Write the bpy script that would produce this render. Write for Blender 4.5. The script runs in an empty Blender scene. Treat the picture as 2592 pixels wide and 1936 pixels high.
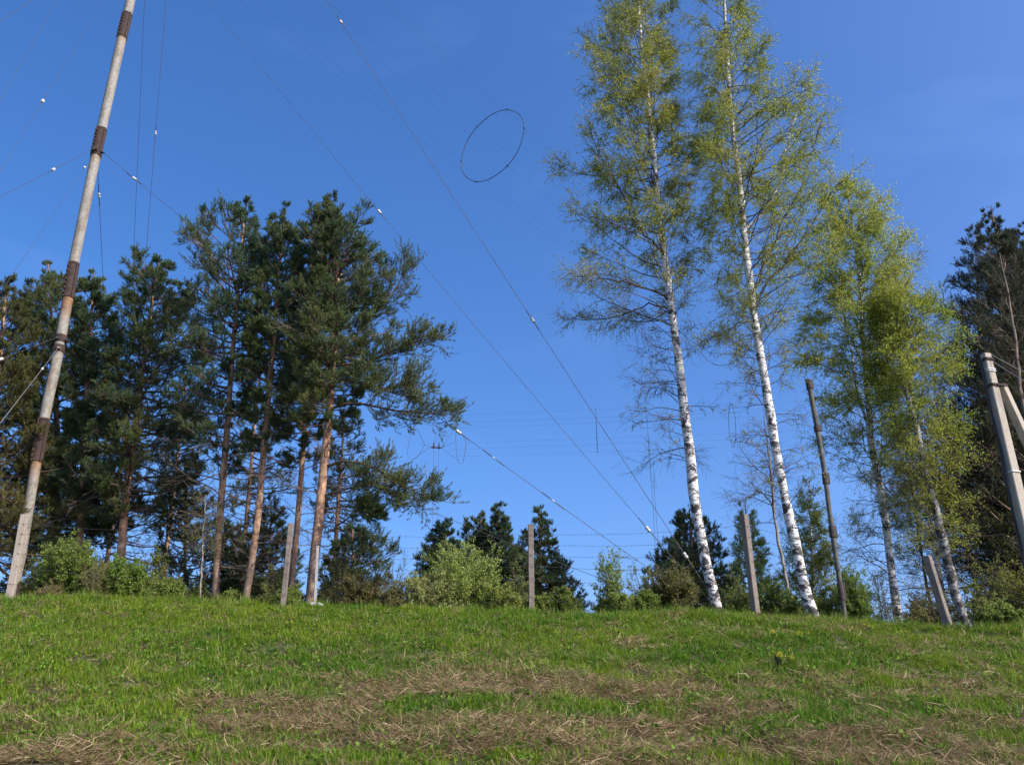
import bpy, math
import numpy as np

# ------------------------------------------------------------------ camera, sky, sun, exposure
F = 2200.0                      # focal length in photo pixels (2592 wide)
PITCH = math.radians(24.5)
EYE = 1.6
CP, SP = math.cos(PITCH), math.sin(PITCH)
SUN_EL, SUN_AZ = math.radians(42), math.radians(125)   # azimuth clockwise from +Y
sc = bpy.context.scene
COL = sc.collection
cam = bpy.data.cameras.new("camera")
cam.sensor_width = 36.0
cam.lens = 36.0 * F / 2592.0
cam.clip_start = 0.1
cam.clip_end = 5000
camo = bpy.data.objects.new("camera", cam)
camo.location = (0, 0, EYE)
camo.rotation_euler = (math.pi / 2 + PITCH, 0, 0)
COL.objects.link(camo)
sc.camera = camo

w = bpy.data.worlds.new("World")
sc.world = w
w.use_nodes = True
nt = w.node_tree
bg = nt.nodes["Background"]
sky = nt.nodes.new("ShaderNodeTexSky")
sky.sky_type = 'NISHITA'
sky.sun_disc = False
sky.sun_elevation = SUN_EL
sky.sun_rotation = SUN_AZ
sky.altitude = 200
sky.air_density = 1.0
sky.dust_density = 3.2
sky.ozone_density = 4.0
hs = nt.nodes.new("ShaderNodeHueSaturation")
hs.inputs["Saturation"].default_value = 1.27
hs.inputs["Hue"].default_value = 0.500
nt.links.new(sky.outputs[0], hs.inputs["Color"])
# a thin wisp of high cloud in the upper right of the sky
tc = nt.nodes.new("ShaderNodeTexCoord")
mp = nt.nodes.new("ShaderNodeMapping")
mp.inputs["Scale"].default_value = (2.2, 2.2, 5.0)
nz = nt.nodes.new("ShaderNodeTexNoise")
nz.inputs["Scale"].default_value = 1.6
nz.inputs["Detail"].default_value = 5
nz.inputs["Distortion"].default_value = 0.6
nt.links.new(tc.outputs["Generated"], mp.inputs[0])
nt.links.new(mp.outputs[0], nz.inputs[0])
rmp = nt.nodes.new("ShaderNodeMapRange")
rmp.inputs[1].default_value = 0.55
rmp.inputs[2].default_value = 0.85
rmp.inputs[3].default_value = 0.0
rmp.inputs[4].default_value = 0.07
nt.links.new(nz.outputs[0], rmp.inputs[0])
mxw = nt.nodes.new("ShaderNodeMix")
mxw.data_type = 'RGBA'
mxw.inputs[7].default_value = (3.2, 5.0, 8.5, 1)
nt.links.new(rmp.outputs[0], mxw.inputs[0])
tint = nt.nodes.new("ShaderNodeMix")
tint.data_type = 'RGBA'
tint.blend_type = 'MULTIPLY'
tint.inputs[0].default_value = 1.0
tint.inputs[7].default_value = (1.05, 0.97, 1.10, 1)
nt.links.new(hs.outputs[0], tint.inputs[6])
nt.links.new(tint.outputs[2], mxw.inputs[6])
nt.links.new(mxw.outputs[2], bg.inputs[0])
bg.inputs[1].default_value = 0.15

sun = bpy.data.lights.new("sun", 'SUN')
sun.energy = 3.6
sun.angle = math.radians(0.5)
sun.color = (1.0, 0.95, 0.86)
suno = bpy.data.objects.new("sun", sun)
sdir = np.array([math.sin(SUN_AZ) * math.cos(SUN_EL), math.cos(SUN_AZ) * math.cos(SUN_EL), math.sin(SUN_EL)])
from mathutils import Vector
suno.rotation_euler = Vector(sdir).to_track_quat('Z', 'Y').to_euler()
COL.objects.link(suno)
sc.view_settings.view_transform = 'Standard'
sc.view_settings.look = 'None'
sc.view_settings.exposure = 0.6
sc.view_settings.gamma = 1.0

# ------------------------------------------------------------------ helpers
rng = np.random.default_rng(11)


def ray(u, v):
    return np.array([u - 1296.0, F * CP - (968.0 - v) * SP, F * SP + (968.0 - v) * CP])


def at(u, v, Y):
    r = ray(u, v)
    return r * (Y / r[1]) + np.array([0, 0, EYE])


def pxs(v, Y):
    """metres per photo pixel at distance Y and row v"""
    return Y / ray(0, v)[1]


def nrm(a):
    return a / np.maximum(np.linalg.norm(a, axis=-1, keepdims=True), 1e-9)


def vnoise(x, y, seed=0):
    xi, yi = np.floor(x).astype(np.int64), np.floor(y).astype(np.int64)
    fx, fy = x - xi, y - yi
    fx, fy = fx * fx * (3 - 2 * fx), fy * fy * (3 - 2 * fy)

    def h(a, b):
        n = (a * 374761393 + b * 668265263 + seed * 974634777) & 0x7fffffff
        n = ((n ^ (n >> 13)) * 1274126177) & 0x7fffffff
        return ((n ^ (n >> 16)) & 0xffff) / 65535.0
    return ((h(xi, yi) * (1 - fx) + h(xi + 1, yi) * fx) * (1 - fy)
            + (h(xi, yi + 1) * (1 - fx) + h(xi + 1, yi + 1) * fx) * fy)


def fbm(x, y, seed=0, o=4):
    s, a, t = 0, 1.0, 0
    for i in range(o):
        s = s + a * vnoise(x * 2 ** i, y * 2 ** i, seed + i * 7)
        t += a
        a *= .5
    return s / t


# crest of the bank as seen in the photo
YC = 22.5
_cu = np.array([-500, 0, 300, 700, 1000, 1400, 1800, 2000, 2120, 2250, 2450, 2592, 3100], float)
_cv = np.array([1508, 1516, 1522, 1540, 1548, 1558, 1555, 1562, 1577, 1588, 1594, 1592, 1592], float)
_cx = np.array([at(a, b, YC)[0] for a, b in zip(_cu, _cv)])
_cz = np.array([at(a, b, YC)[2] for a, b in zip(_cu, _cv)]) + 0.12


def H(x, y):
    x = np.asarray(x, float)
    y = np.asarray(y, float)
    zc = np.interp(x, _cx, _cz)
    k, s = 0.22, 0.30
    z = zc - k * np.log1p(np.exp(np.clip((YC - y) * s / k, -40, 60)))
    z = np.where(z > 0.0, z, 0.0) + 0.02 * np.exp(-np.abs(z) * 4)
    b = np.clip((y - 6) / 3, 0, 1) * np.clip((34 - y) / 8, 0, 1)
    z = z + b * ((fbm(x * .45, y * .45, 3) - .5) * .34 + (fbm(x * 1.9, y * 1.9, 9, 3) - .5) * .22)
    far = np.clip((np.abs(x) - 40) / 200, 0, 1) + np.clip((y - 60) / 300, 0, 1)
    return z - np.clip(far, 0, 1) * 2.0 * (y > YC)


class Acc:
    def __init__(s):
        s.v, s.f, s.c, s.n = [], [], [], 0

    def add(s, v, f, c=None):
        v = np.asarray(v, float).reshape(-1, 3)
        s.v.append(v)
        s.f.append(np.asarray(f, np.int64) + s.n)
        if c is not None:
            s.c.append(np.broadcast_to(np.asarray(c, float), (len(v), 3)))
        s.n += len(v)


def link_mesh(name, acc, mat, parent=None, origin=(0, 0, 0), smooth=False):
    me = bpy.data.meshes.new(name)
    V = np.concatenate(acc.v) - np.asarray(origin)
    me.vertices.add(len(V))
    me.vertices.foreach_set("co", V.astype(np.float32).ravel())
    tot = np.concatenate([np.full(len(f), f.shape[1]) for f in acc.f])
    idx = np.concatenate([f.ravel() for f in acc.f])
    me.loops.add(len(idx))
    me.loops.foreach_set("vertex_index", idx.astype(np.int32))
    me.polygons.add(len(tot))
    me.polygons.foreach_set("loop_start", np.concatenate([[0], np.cumsum(tot)[:-1]]).astype(np.int32))
    me.polygons.foreach_set("loop_total", tot.astype(np.int32))
    me.polygons.foreach_set("use_smooth", np.full(len(tot), bool(smooth)))
    me.update(calc_edges=True)
    if acc.c:
        C = np.concatenate(acc.c)
        a = me.color_attributes.new("col", 'FLOAT_COLOR', 'POINT')
        a.data.foreach_set("color", np.concatenate([C, np.ones((len(C), 1))], 1).astype(np.float32).ravel())
    me.materials.append(mat)
    o = bpy.data.objects.new(name, me)
    COL.objects.link(o)
    if parent is not None:
        o.parent = parent
    else:
        o.location = origin
    return o


def thing(name, label, cat, loc, group=None):
    o = bpy.data.objects.new(name, None)
    o.empty_display_size = .3
    COL.objects.link(o)
    o.location = tuple(float(a) for a in loc)
    o['label'] = label
    o['category'] = cat
    if group:
        o['group'] = group
    return o


def tubes(P, R, sides=4, cap=False):
    """P (N,K,3), R (N,K) -> verts, quads"""
    P = np.asarray(P, float)
    N, K, _ = P.shape
    T = np.empty_like(P)
    T[:, 1:-1] = P[:, 2:] - P[:, :-2]
    T[:, 0] = P[:, 1] - P[:, 0]
    T[:, -1] = P[:, -1] - P[:, -2]
    T = nrm(T)
    ref = np.where(np.abs(T[:, :1, 2:3]) > .8, np.array([1., 0, 0]), np.array([0, 0, 1.]))
    ref = np.broadcast_to(ref, T.shape)
    A = nrm(np.cross(T, ref))
    B = np.cross(T, A)
    a = np.arange(sides) * 2 * np.pi / sides
    V = P[:, :, None] + R[:, :, None, None] * (A[:, :, None] * np.cos(a)[:, None] + B[:, :, None] * np.sin(a)[:, None])
    base = (np.arange(N) * K * sides)[:, None, None]
    k = (np.arange(K - 1) * sides)[None, :, None]
    s = np.arange(sides)[None, None]
    s2 = (s + 1) % sides
    Q = np.stack([base + k + s, base + k + s2, base + k + sides + s2, base + k + sides + s], -1).reshape(-1, 4)
    return V.reshape(-1, 3), Q[:, ::-1]


def grow(p0, d0, L, K, up=0., wig=.1, r=rng):
    P = [p0]
    d = nrm(d0)
    st = (np.asarray(L) / (K - 1))[..., None]
    for k in range(K - 1):
        p0 = p0 + d * st
        P.append(p0)
        d = d + wig * r.normal(size=d.shape)
        d[:, 2] += up
        d = nrm(d)
    return np.stack(P, 1)


def sample(P, idx, t):
    K = P.shape[1]
    x = np.clip(t, 0, .9999) * (K - 1)
    i = x.astype(int)
    f = (x - i)[:, None]
    a, b = P[idx, i], P[idx, i + 1]
    return a * (1 - f) + b * f, nrm(b - a)


def perp(T, flat=0.0, r=rng):
    q = r.normal(size=T.shape)
    q[:, 2] *= (1 - flat)
    q = q - T * (q * T).sum(1, keepdims=True)
    return nrm(q)


def spawn(P, n, t0, t1, ang, flat=0., r=rng, pw=1.0):
    idx = np.repeat(np.arange(len(P)), n)
    t = t0 + (t1 - t0) * r.random(len(idx)) ** pw
    p, T = sample(P, idx, t)
    a = ang * (1 + .25 * r.normal(size=len(idx)))
    D = T * np.cos(a)[:, None] + perp(T, flat, r) * np.sin(a)[:, None]
    return p, D, idx, t


def needles(acc, P, D, n, ln, wid, stem, ang, cols, r=rng):
    N = len(P)
    D = nrm(D)
    I = np.repeat(np.arange(N), n)
    t = r.random(len(I))
    T = D[I]
    b = P[I] + T * (t * stem)[:, None]
    a = ang * (1.25 - .8 * t) + .2 * r.normal(size=len(I))
    d = T * np.cos(a)[:, None] + perp(T, 0, r) * np.sin(a)[:, None]
    side = nrm(np.cross(d, r.normal(size=d.shape))) * (wid * .5)
    l = ln * (.7 + .5 * r.random(len(I)))
    V = np.stack([b - side, b + side, b + d * l[:, None]], 1).reshape(-1, 3)
    Fc = np.arange(len(I) * 3).reshape(-1, 3)
    C = np.repeat(cols[I] * (.8 + .4 * r.random((len(I), 1))), 3, axis=0)
    acc.add(V, Fc, C)


def leaves(acc, P, size, cols, r=rng, asp=.65, droop=.3):
    N = len(P)
    d = r.normal(size=(N, 3))
    d[:, 2] -= droop
    d = nrm(d)
    s = nrm(np.cross(d, r.normal(size=(N, 3))))
    l = size * (.65 + .7 * r.random(N))[:, None]
    V = np.stack([P, P + d * l * .45 + s * l * asp * .5, P + d * l, P + d * l * .45 - s * l * asp * .5], 1).reshape(-1, 3)
    C = np.repeat(cols, 4, axis=0)
    acc.add(V, np.arange(N * 4).reshape(-1, 4), C)


def mixcol(N, ca, cb, jit=.2, r=rng, pw=1.0):
    t = r.random((N, 1)) ** pw
    return (np.array(ca) * (1 - t) + np.array(cb) * t) * (1 + jit * r.normal(size=(N, 1))).clip(.4, 1.8)


# ------------------------------------------------------------------ materials
def newmat(name):
    m = bpy.data.materials.new(name)
    m.use_nodes = True
    return m, m.node_tree, m.node_tree.nodes["Principled BSDF"]


def N(t, typ, **kw):
    n = t.nodes.new("ShaderNode" + typ)
    for k, v in kw.items():
        setattr(n, k, v)
    return n


def noise(t, scale, detail=4, vec=None, mscale=None, rough=.6, dist=0.0):
    n = N(t, "TexNoise")
    n.inputs["Scale"].default_value = scale
    n.inputs["Detail"].default_value = detail
    n.inputs["Roughness"].default_value = rough
    n.inputs["Distortion"].default_value = dist
    c = N(t, "TexCoord")
    if mscale:
        m = N(t, "Mapping")
        m.inputs["Scale"].default_value = mscale
        t.links.new(c.outputs["Object"], m.inputs[0])
        t.links.new(m.outputs[0], n.inputs[0])
    else:
        t.links.new(c.outputs["Object"], n.inputs[0])
    return n.outputs[0]


def ramp(t, src, stops, interp='LINEAR'):
    r = N(t, "ValToRGB")
    r.color_ramp.interpolation = interp
    e = r.color_ramp.elements
    while len(e) < len(stops):
        e.new(.5)
    for i, (p, c) in enumerate(stops):
        e[i].position = p
        e[i].color = (*c, 1) if len(c) == 3 else c
    t.links.new(src, r.inputs[0])
    return r.outputs[0]


def mix(t, fac, a, b, mode='MIX'):
    m = N(t, "Mix", data_type='RGBA', blend_type=mode)
    for i, x in ((0, fac), (6, a), (7, b)):
        if isinstance(x, (int, float)):
            m.inputs[i].default_value = x
        elif isinstance(x, tuple):
            m.inputs[i].default_value = (*x, 1)
        else:
            t.links.new(x, m.inputs[i])
    return m.outputs[2]


def bump(t, bs, src, strength=.5, dist=.02):
    b = N(t, "Bump")
    b.inputs["Strength"].default_value = strength
    b.inputs["Distance"].default_value = dist
    t.links.new(src, b.inputs["Height"])
    t.links.new(b.outputs[0], bs.inputs["Normal"])


def zpos(t, z0, z1):
    c = N(t, "TexCoord")
    s = N(t, "SeparateXYZ")
    m = N(t, "MapRange")
    t.links.new(c.outputs["Object"], s.inputs[0])
    t.links.new(s.outputs[2], m.inputs[0])
    m.inputs[1].default_value = z0
    m.inputs[2].default_value = z1
    return m.outputs[0]


def leafmat(name, trans=.35, rough=.55, spec=.3):
    m, t, b = newmat(name)
    a = N(t, "Attribute", attribute_name="col")
    t.links.new(a.outputs[0], b.inputs["Base Color"])
    b.inputs["Roughness"].default_value = rough
    b.inputs["Specular IOR Level"].default_value = spec
    tr = N(t, "BsdfTranslucent")
    t.links.new(a.outputs[0], tr.inputs[0])
    ms = N(t, "MixShader")
    ms.inputs[0].default_value = trans
    t.links.new(b.outputs[0], ms.inputs[1])
    t.links.new(tr.outputs[0], ms.inputs[2])
    t.links.new(ms.outputs[0], t.nodes["Material Output"].inputs[0])
    return m


M_needle = leafmat("pine_needles", .15, .6, .25)
M_leaf = leafmat("spring_leaves", .55)
M_grass = leafmat("grass_blades", .3, .6, .2)


def m_pinebark():
    m, t, b = newmat("pine_bark")
    lo = ramp(t, noise(t, 9, 5, mscale=(1, 1, .35)), [(.3, (.06, .04, .03)), (.55, (.22, .15, .11)), (.75, (.38, .28, .21))])
    hi = ramp(t, noise(t, 7, 4, mscale=(1, 1, .6)), [(.3, (.15, .075, .04)), (.55, (.42, .25, .15)), (.75, (.66, .47, .32))])
    f = mix(t, .35, zpos(t, .8, 4.0), noise(t, 2.2, 3))
    f = ramp(t, f, [(.35, (0, 0, 0)), (.6, (1, 1, 1))])
    t.links.new(mix(t, f, lo, hi), b.inputs["Base Color"])
    b.inputs["Roughness"].default_value = .9
    bump(t, b, noise(t, 12, 5, mscale=(1, 1, .35)), .8, .03)
    return m


def m_twig(name, ca, cb):
    m, t, b = newmat(name)
    t.links.new(ramp(t, noise(t, 3, 3), [(.35, ca), (.65, cb)]), b.inputs["Base Color"])
    b.inputs["Roughness"].default_value = .85
    return m


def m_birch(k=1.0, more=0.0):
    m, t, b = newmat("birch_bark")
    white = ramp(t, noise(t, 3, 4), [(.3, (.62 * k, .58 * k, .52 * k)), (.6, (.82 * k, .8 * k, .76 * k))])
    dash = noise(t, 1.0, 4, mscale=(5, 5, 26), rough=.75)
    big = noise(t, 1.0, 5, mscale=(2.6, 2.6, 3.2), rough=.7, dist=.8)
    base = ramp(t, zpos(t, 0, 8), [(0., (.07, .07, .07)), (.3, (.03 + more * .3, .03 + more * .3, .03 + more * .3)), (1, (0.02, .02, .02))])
    a = N(t, "Math", operation='ADD')
    t.links.new(big, a.inputs[0])
    t.links.new(base, a.inputs[1])
    fb = ramp(t, a.outputs[0], [(.545, (0, 0, 0)), (.58, (1, 1, 1))])
    fd = ramp(t, dash, [(.535, (0, 0, 0)), (.58, (1, 1, 1))])
    dark = ramp(t, noise(t, 14, 3), [(.3, (.018, .016, .014)), (.7, (.09, .08, .07))])
    c = mix(t, fd, white, dark)
    c = mix(t, fb, c, dark)
    t.links.new(c, b.inputs["Base Color"])
    b.inputs["Roughness"].default_value = .75
    bump(t, b, big, .6, .03)
    return m


def m_concrete(name, ca, cb, stain=(.12, .1, .08)):
    m, t, b = newmat(name)
    c = ramp(t, noise(t, 22, 6, rough=.7), [(.3, ca), (.7, cb)])
    s = ramp(t, noise(t, 1.6, 4, mscale=(3, 3, .6)), [(.5, (0, 0, 0)), (.75, (.75, .75, .75))])
    c = mix(t, s, c, stain)
    t.links.new(c, b.inputs["Base Color"])
    b.inputs["Roughness"].default_value = .93
    bump(t, b, noise(t, 35, 5), .5, .01)
    return m


def m_mast():
    m, t, b = newmat("weathered_pale_paint")
    c = ramp(t, noise(t, 9, 6, rough=.7), [(.25, (.15, .14, .115)), (.5, (.27, .255, .215)), (.75, (.38, .365, .32))])
    s = ramp(t, noise(t, 1.0, 5, mscale=(5, 5, .45), rough=.65), [(.56, (0, 0, 0)), (.70, (.85, .85, .85))])
    c = mix(t, s, c, ramp(t, noise(t, 6, 3), [(.3, (.14, .06, .025)), (.7, (.34, .17, .07))]))
    t.links.new(c, b.inputs["Base Color"])
    at_ = N(t, "Attribute", attribute_name="col")
    mm = N(t, "Math", operation='MULTIPLY')
    t.links.new(at_.outputs[2], mm.inputs[0])
    t.links.new(noise(t, 1.0, 5, mscale=(7, 7, 1.2), rough=.7), mm.inputs[1])
    rf = ramp(t, mm.outputs[0], [(.24, (0, 0, 0)), (.50, (.9, .9, .9))])
    c = mix(t, rf, c, ramp(t, noise(t, 5, 4), [(.3, (.16, .07, .028)), (.7, (.40, .20, .08))]))
    gr = ramp(t, noise(t, 1.3, 5, mscale=(2, 2, 1)), [(.45, (1, 1, 1)), (.7, (.62, .58, .52))])
    c = mix(t, 1.0, c, gr, 'MULTIPLY')
    t.links.new(c, b.inputs["Base Color"])
    b.inputs["Roughness"].default_value = .75
    bump(t, b, noise(t, 20, 4), .35, .015)
    return m


def m_simple(name, ca, cb, scale=8, rough=.7, metal=0.):
    m, t, b = newmat(name)
    t.links.new(ramp(t, noise(t, scale, 4), [(.3, ca), (.7, cb)]), b.inputs["Base Color"])
    b.inputs["Roughness"].default_value = rough
    b.inputs["Metallic"].default_value = metal
    return m


def m_ground():
    m, t, b = newmat("soil_and_turf")
    c1 = ramp(t, noise(t, .9, 6, rough=.7), [(.35, (.04, .07, .018)), (.5, (.065, .075, .025)), (.65, (.11, .085, .045))])
    c2 = ramp(t, noise(t, 18, 5), [(.3, (.4, .4, .4)), (.7, (1.2, 1.2, 1.2))])
    t.links.new(mix(t, 1.0, c1, c2, 'MULTIPLY'), b.inputs["Base Color"])
    b.inputs["Roughness"].default_value = 1.0
    bump(t, b, noise(t, 14, 5), 1.0, .05)
    return m


M_pine = m_pinebark()
M_pinetwig = m_twig("pine_branch_bark", (.06, .04, .03), (.22, .15, .11))
M_deadtwig = m_twig("dark_branch_bark", (.03, .024, .02), (.10, .08, .065))
M_birch = m_birch()
M_birchtwig = m_twig("birch_twig_bark", (.035, .022, .018), (.12, .085, .06))
M_birchshaded = m_birch(.5, .10)  # darker copy of the birch bark, paints the shade on the right-hand trunk
M_greytwig = m_twig("grey_twig_bark", (.13, .11, .09), (.34, .30, .25))
M_browntwig = m_twig("brown_twig_bark", (.09, .065, .045), (.24, .18, .13))
M_post = m_concrete("aged_concrete", (.14, .115, .095), (.27, .225, .185), (.10, .085, .07))
M_postpink = m_concrete("pinkish_concrete", (.27, .225, .18), (.42, .36, .29), (.2, .165, .13))
M_polec = m_concrete("pale_concrete", (.36, .31, .25), (.52, .46, .37), (.24, .2, .16))
M_mast = m_mast()
M_rust = m_simple("rusty_steel", (.022, .016, .014), (.075, .042, .032), 7, .9)
M_darkpole = m_simple("tarred_steel", (.05, .05, .045), (.15, .145, .12), 6, .8)
M_darkjoint = m_simple("dark_joint_steel", (.03, .024, .022), (.08, .06, .05), 9, .8)
M_wire = m_simple("dark_wire", (.03, .028, .03), (.07, .06, .06), 5, .6)
M_wirelt = m_simple("galvanised_wire", (.25, .24, .22), (.4, .38, .35), 5, .5, .3)
M_ceramic = m_simple("white_porcelain", (.5, .48, .45), (.68, .66, .62), 9, .3)
M_black = m_simple("black_cable", (.012, .012, .013), (.03, .03, .03), 5, .5)
M_grey = m_simple("grey_steel", (.22, .22, .21), (.36, .36, .34), 9, .6, .2)
M_white = m_simple("white_plastic", (.7, .7, .68), (.85, .85, .83), 6, .5)
M_ground = m_ground()

# ------------------------------------------------------------------ ground
def build_ground():
    xs = np.unique(np.concatenate([-np.geomspace(2500, 26, 26), np.arange(-25, 25.01, .25), np.geomspace(26, 2500, 26)]))
    ys = np.unique(np.concatenate([-np.geomspace(2500, 10, 18), np.arange(-8, 6, 1.), np.arange(6, 36, .25), np.geomspace(36, 2500, 30)]))
    X, Y = np.meshgrid(xs, ys)
    Z = H(X, Y)
    a = Acc()
    nx = len(xs)
    i = (np.arange(len(ys) - 1)[:, None] * nx + np.arange(nx - 1)[None]).ravel()
    a.add(np.stack([X, Y, Z], -1).reshape(-1, 3), np.stack([i, i + 1, i + 1 + nx, i + nx], 1))
    o = link_mesh("ground", a, M_ground, smooth=True)
    o['kind'] = 'structure'


build_ground()


def field(nb, y0, y1, pad=2.5, pw=1.0, r=rng):
    y = y0 + (y1 - y0) * r.random(nb) ** pw
    hw = .64 * y + pad
    x = (r.random(nb) * 2 - 1) * hw
    return x, y


def strawmap(x, y):
    xs = x + 1.2 * fbm(x * .5, y * .5, 41)
    ys = y + .5 * fbm(x * .8 + 7, y * .3, 43) + .12 * np.sin(x * .9)
    n = fbm(xs * .48 + 3, ys * 1.2, 21, 3)
    n2 = fbm(xs * 1.3, ys * 3.2, 23, 3)
    lo = np.clip((16.0 + .8 * np.sin(x * .35 + 1) - y) / 3.5, 0, 1)     # the foot of the bank holds more dead grass
    s = np.clip((n * .62 + n2 * .38 - (.605 - .155 * lo)) * 7, 0, 1)
    s2 = np.clip((fbm(x * 2.1, y * 3.2, 77, 3) - .55) * 7, 0, 1) * (.40 + .40 * (x > 2))
    return np.clip(s * (.10 + .90 * lo) + s2 * (.75 + .25 * lo), 0, 1)


def build_grass():
    r = np.random.default_rng(5)
    # living blades: clumped
    nb = 1400000
    x, y = field(nb, 9.3, 24.5, pw=.95, r=r)
    s = strawmap(x, y)
    cl = fbm(x * 2.0, y * 2.4, 55, 2) * .5 + np.clip(fbm(x * 7, y * 8, 57, 2) * 1.5 - .25, 0, 1) * .5
    keep = r.random(nb) < (1 - .62 * s) * np.clip((cl - .20) * 2.7, .12, 1)
    x, y, s, cl = x[keep], y[keep], s[keep], cl[keep]
    n = len(x)
    z = H(x, y)
    h = (.04 + .085 * r.random(n)) * (.25 + 1.7 * cl) * np.where(r.random(n) < .03, 1.8, 1) * (1 + .7 * np.clip((y - 20.5) / 2, 0, 1) * r.random(n))
    wd = .005 + .00026 * y
    az = r.random(n) * 2 * np.pi
    lean = np.abs(r.normal(size=n)) * .55
    d = np.stack([np.cos(az) * lean, np.sin(az) * lean - .10, np.ones(n)], 1)
    d = nrm(d)
    sd = nrm(np.stack([np.cos(az + 1.6 + r.normal(size=n) * .5), np.sin(az + 1.6 + r.normal(size=n) * .5), 0 * az], 1)) * (wd * .5)[:, None]
    b = np.stack([x, y, z - .01], 1)
    mid = b + d * (h * .55)[:, None]
    d2 = nrm(d + np.stack([np.cos(az), np.sin(az), -.4 + 0 * az], 1) * (.25 + lean)[:, None])
    tip = mid + d2 * (h * .55)[:, None]
    V = np.stack([b - sd, b + sd, mid + sd * .8, mid - sd * .8, tip], 1).reshape(-1, 3)
    k = np.arange(n)[:, None] * 5
    hue = fbm(x * .5, y * .5, 91, 3)[:, None]
    tuft = fbm(x * 5 + 9, y * 6, 93, 2)[:, None]
    t = np.clip(hue * 1.3 - .5 + tuft * .9 + .25 * r.normal(size=(n, 1)), 0, 1)
    C = np.array([.060, .185, .008]) * (1 - t) + np.array([.205, .30, .012]) * t
    dry = (r.random((n, 1)) < .10 + .30 * s[:, None])
    C = np.where(dry, np.array([.36, .30, .13]), C) * (.5 + .8 * r.random((n, 1)))
    C = np.repeat(C, 5, axis=0)
    a = Acc()
    a.add(V, k + np.array([[0, 1, 2, 3]]), C)
    a.f.append(k + np.array([[3, 2, 4]]))
    o = link_mesh("grass", a, M_grass)
    o['kind'] = 'stuff'
    o['label'] = 'short green spring grass covering the bank'
    o['category'] = 'grass'
    # longer uncut tufts along the top of the bank and round the post feet
    nt_ = 700
    tx, ty = (r.random(nt_) * 2 - 1) * 19, 21.6 + 2.6 * r.random(nt_)
    px_ = np.array([at(u_, 1550, 23.3)[0] for u_ in (25, 715, 1346, 1914, 2405, 1818, 2062, 2142, 2277)])
    tx = np.concatenate([tx, np.repeat(px_, 9) + r.normal(size=81) * .18])
    ty = np.concatenate([ty, 23.0 + r.normal(size=81) * .12])
    m = 26
    x = np.repeat(tx, m) + r.normal(size=len(tx) * m) * .05
    y = np.repeat(ty, m) + r.normal(size=len(tx) * m) * .05
    n = len(x)
    hh = np.repeat(.14 + .2 * r.random(len(tx)) ** 2, m) * (.5 + .7 * r.random(n))
    az = r.random(n) * 6.283
    D = np.stack([np.cos(az) * .35, np.sin(az) * .35, np.ones(n)], 1)
    S = grow(np.stack([x, y, H(x, y) - .01], 1), D, hh, 4, up=-.12, wig=.08, r=r)
    a = Acc()
    sd = nrm(np.stack([np.cos(az + 1.57), np.sin(az + 1.57), 0 * az], 1))[:, None] * (np.array([.006, .005, .0035, .0008])[None, :, None])
    V = np.stack([S - sd, S + sd], 2).reshape(-1, 3)
    k = (np.arange(n) * 8)[:, None, None] + (np.arange(3) * 2)[None, :, None] + np.array([0, 1, 3, 2])[None, None]
    C = np.where(r.random((n, 1)) < .25, np.array([.38, .31, .15]), np.array([.14, .25, .02])) * (.7 + .6 * r.random((n, 1)))
    a.add(V, k.reshape(-1, 4), np.repeat(C, 8, axis=0))
    o = link_mesh("tall_grass", a, M_grass)
    o['kind'] = 'stuff'
    o['label'] = 'longer uncut grass tufts along the top of the bank'
    o['category'] = 'tall grass'
    # small broad-leaved weeds between the blades
    nb = 150000
    x, y = field(nb, 9.3, 24.3, r=r)
    cw = fbm(x * 3, y * 3, 131, 3)
    k_ = r.random(nb) < np.clip((cw - .5) * 6, .05, 1)
    x, y = x[k_], y[k_]
    q = np.stack([x, y, H(x, y) + .02 + .05 * r.random(len(x))], 1)
    a = Acc()
    leaves(a, q, .055, mixcol(len(q), (.05, .13, .012), (.15, .25, .02), .2, r), r, asp=.8, droop=-.3)
    o = link_mesh("weeds", a, M_grass)
    o['kind'] = 'stuff'
    o['label'] = 'small broad-leaved weeds scattered through the grass'
    o['category'] = 'weeds'
    # matted dead grass lying in patches
    nb = 620000
    x, y = field(nb, 9.3, 24.3, pw=1.1, r=r)
    s = strawmap(x, y)
    keep = r.random(nb) < .06 + .80 * s
    x, y, s = x[keep], y[keep], s[keep]
    n = len(x)
    z = H(x, y)
    az = .25 + (fbm(x * .5, y * .5, 61, 2) - .5) * 2.4 + r.normal(size=n) * .55 + np.pi * (r.random(n) < .5)
    L = .07 + .20 * r.random(n) ** 1.5
    el = r.normal(size=n) * .28 + .12
    lift = np.abs(r.normal(size=n)) * .03 * (.4 + s) + .02 * r.random(n)
    sl = .30
    d = np.stack([np.cos(az) * np.cos(el), np.sin(az) * np.cos(el), np.sin(el) + sl * np.sin(az) * np.cos(el) * (y < YC)], 1)
    p0 = np.stack([x, y, z + lift], 1)
    bend = r.normal(size=(n, 3)) * .35
    p1 = p0 + d * (L * .5)[:, None]
    p2 = p1 + nrm(d + bend) * (L * .5)[:, None]
    wd = (.0035 + .00022 * y) * np.where(r.random(n) < .04, 2.2, 1)
    sd = nrm(np.cross(d, r.normal(size=(n, 3)) * .6 + np.array([0, 0, 1.]))) * (wd * .5)[:, None]
    V = np.stack([p0 - sd, p0 + sd, p1 + sd, p1 - sd, p2 + sd * .6, p2 - sd * .6], 1).reshape(-1, 3)
    k = np.arange(n)[:, None] * 6
    t = r.random((n, 1)) ** 2.2
    C = np.array([.21, .14, .07]) * (1 - t) + np.array([.58, .46, .26]) * t
    C = np.where(r.random((n, 1)) < .3, np.array([.19, .12, .065]), C) * (.7 + .5 * r.random((n, 1)))
    a = Acc()
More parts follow.
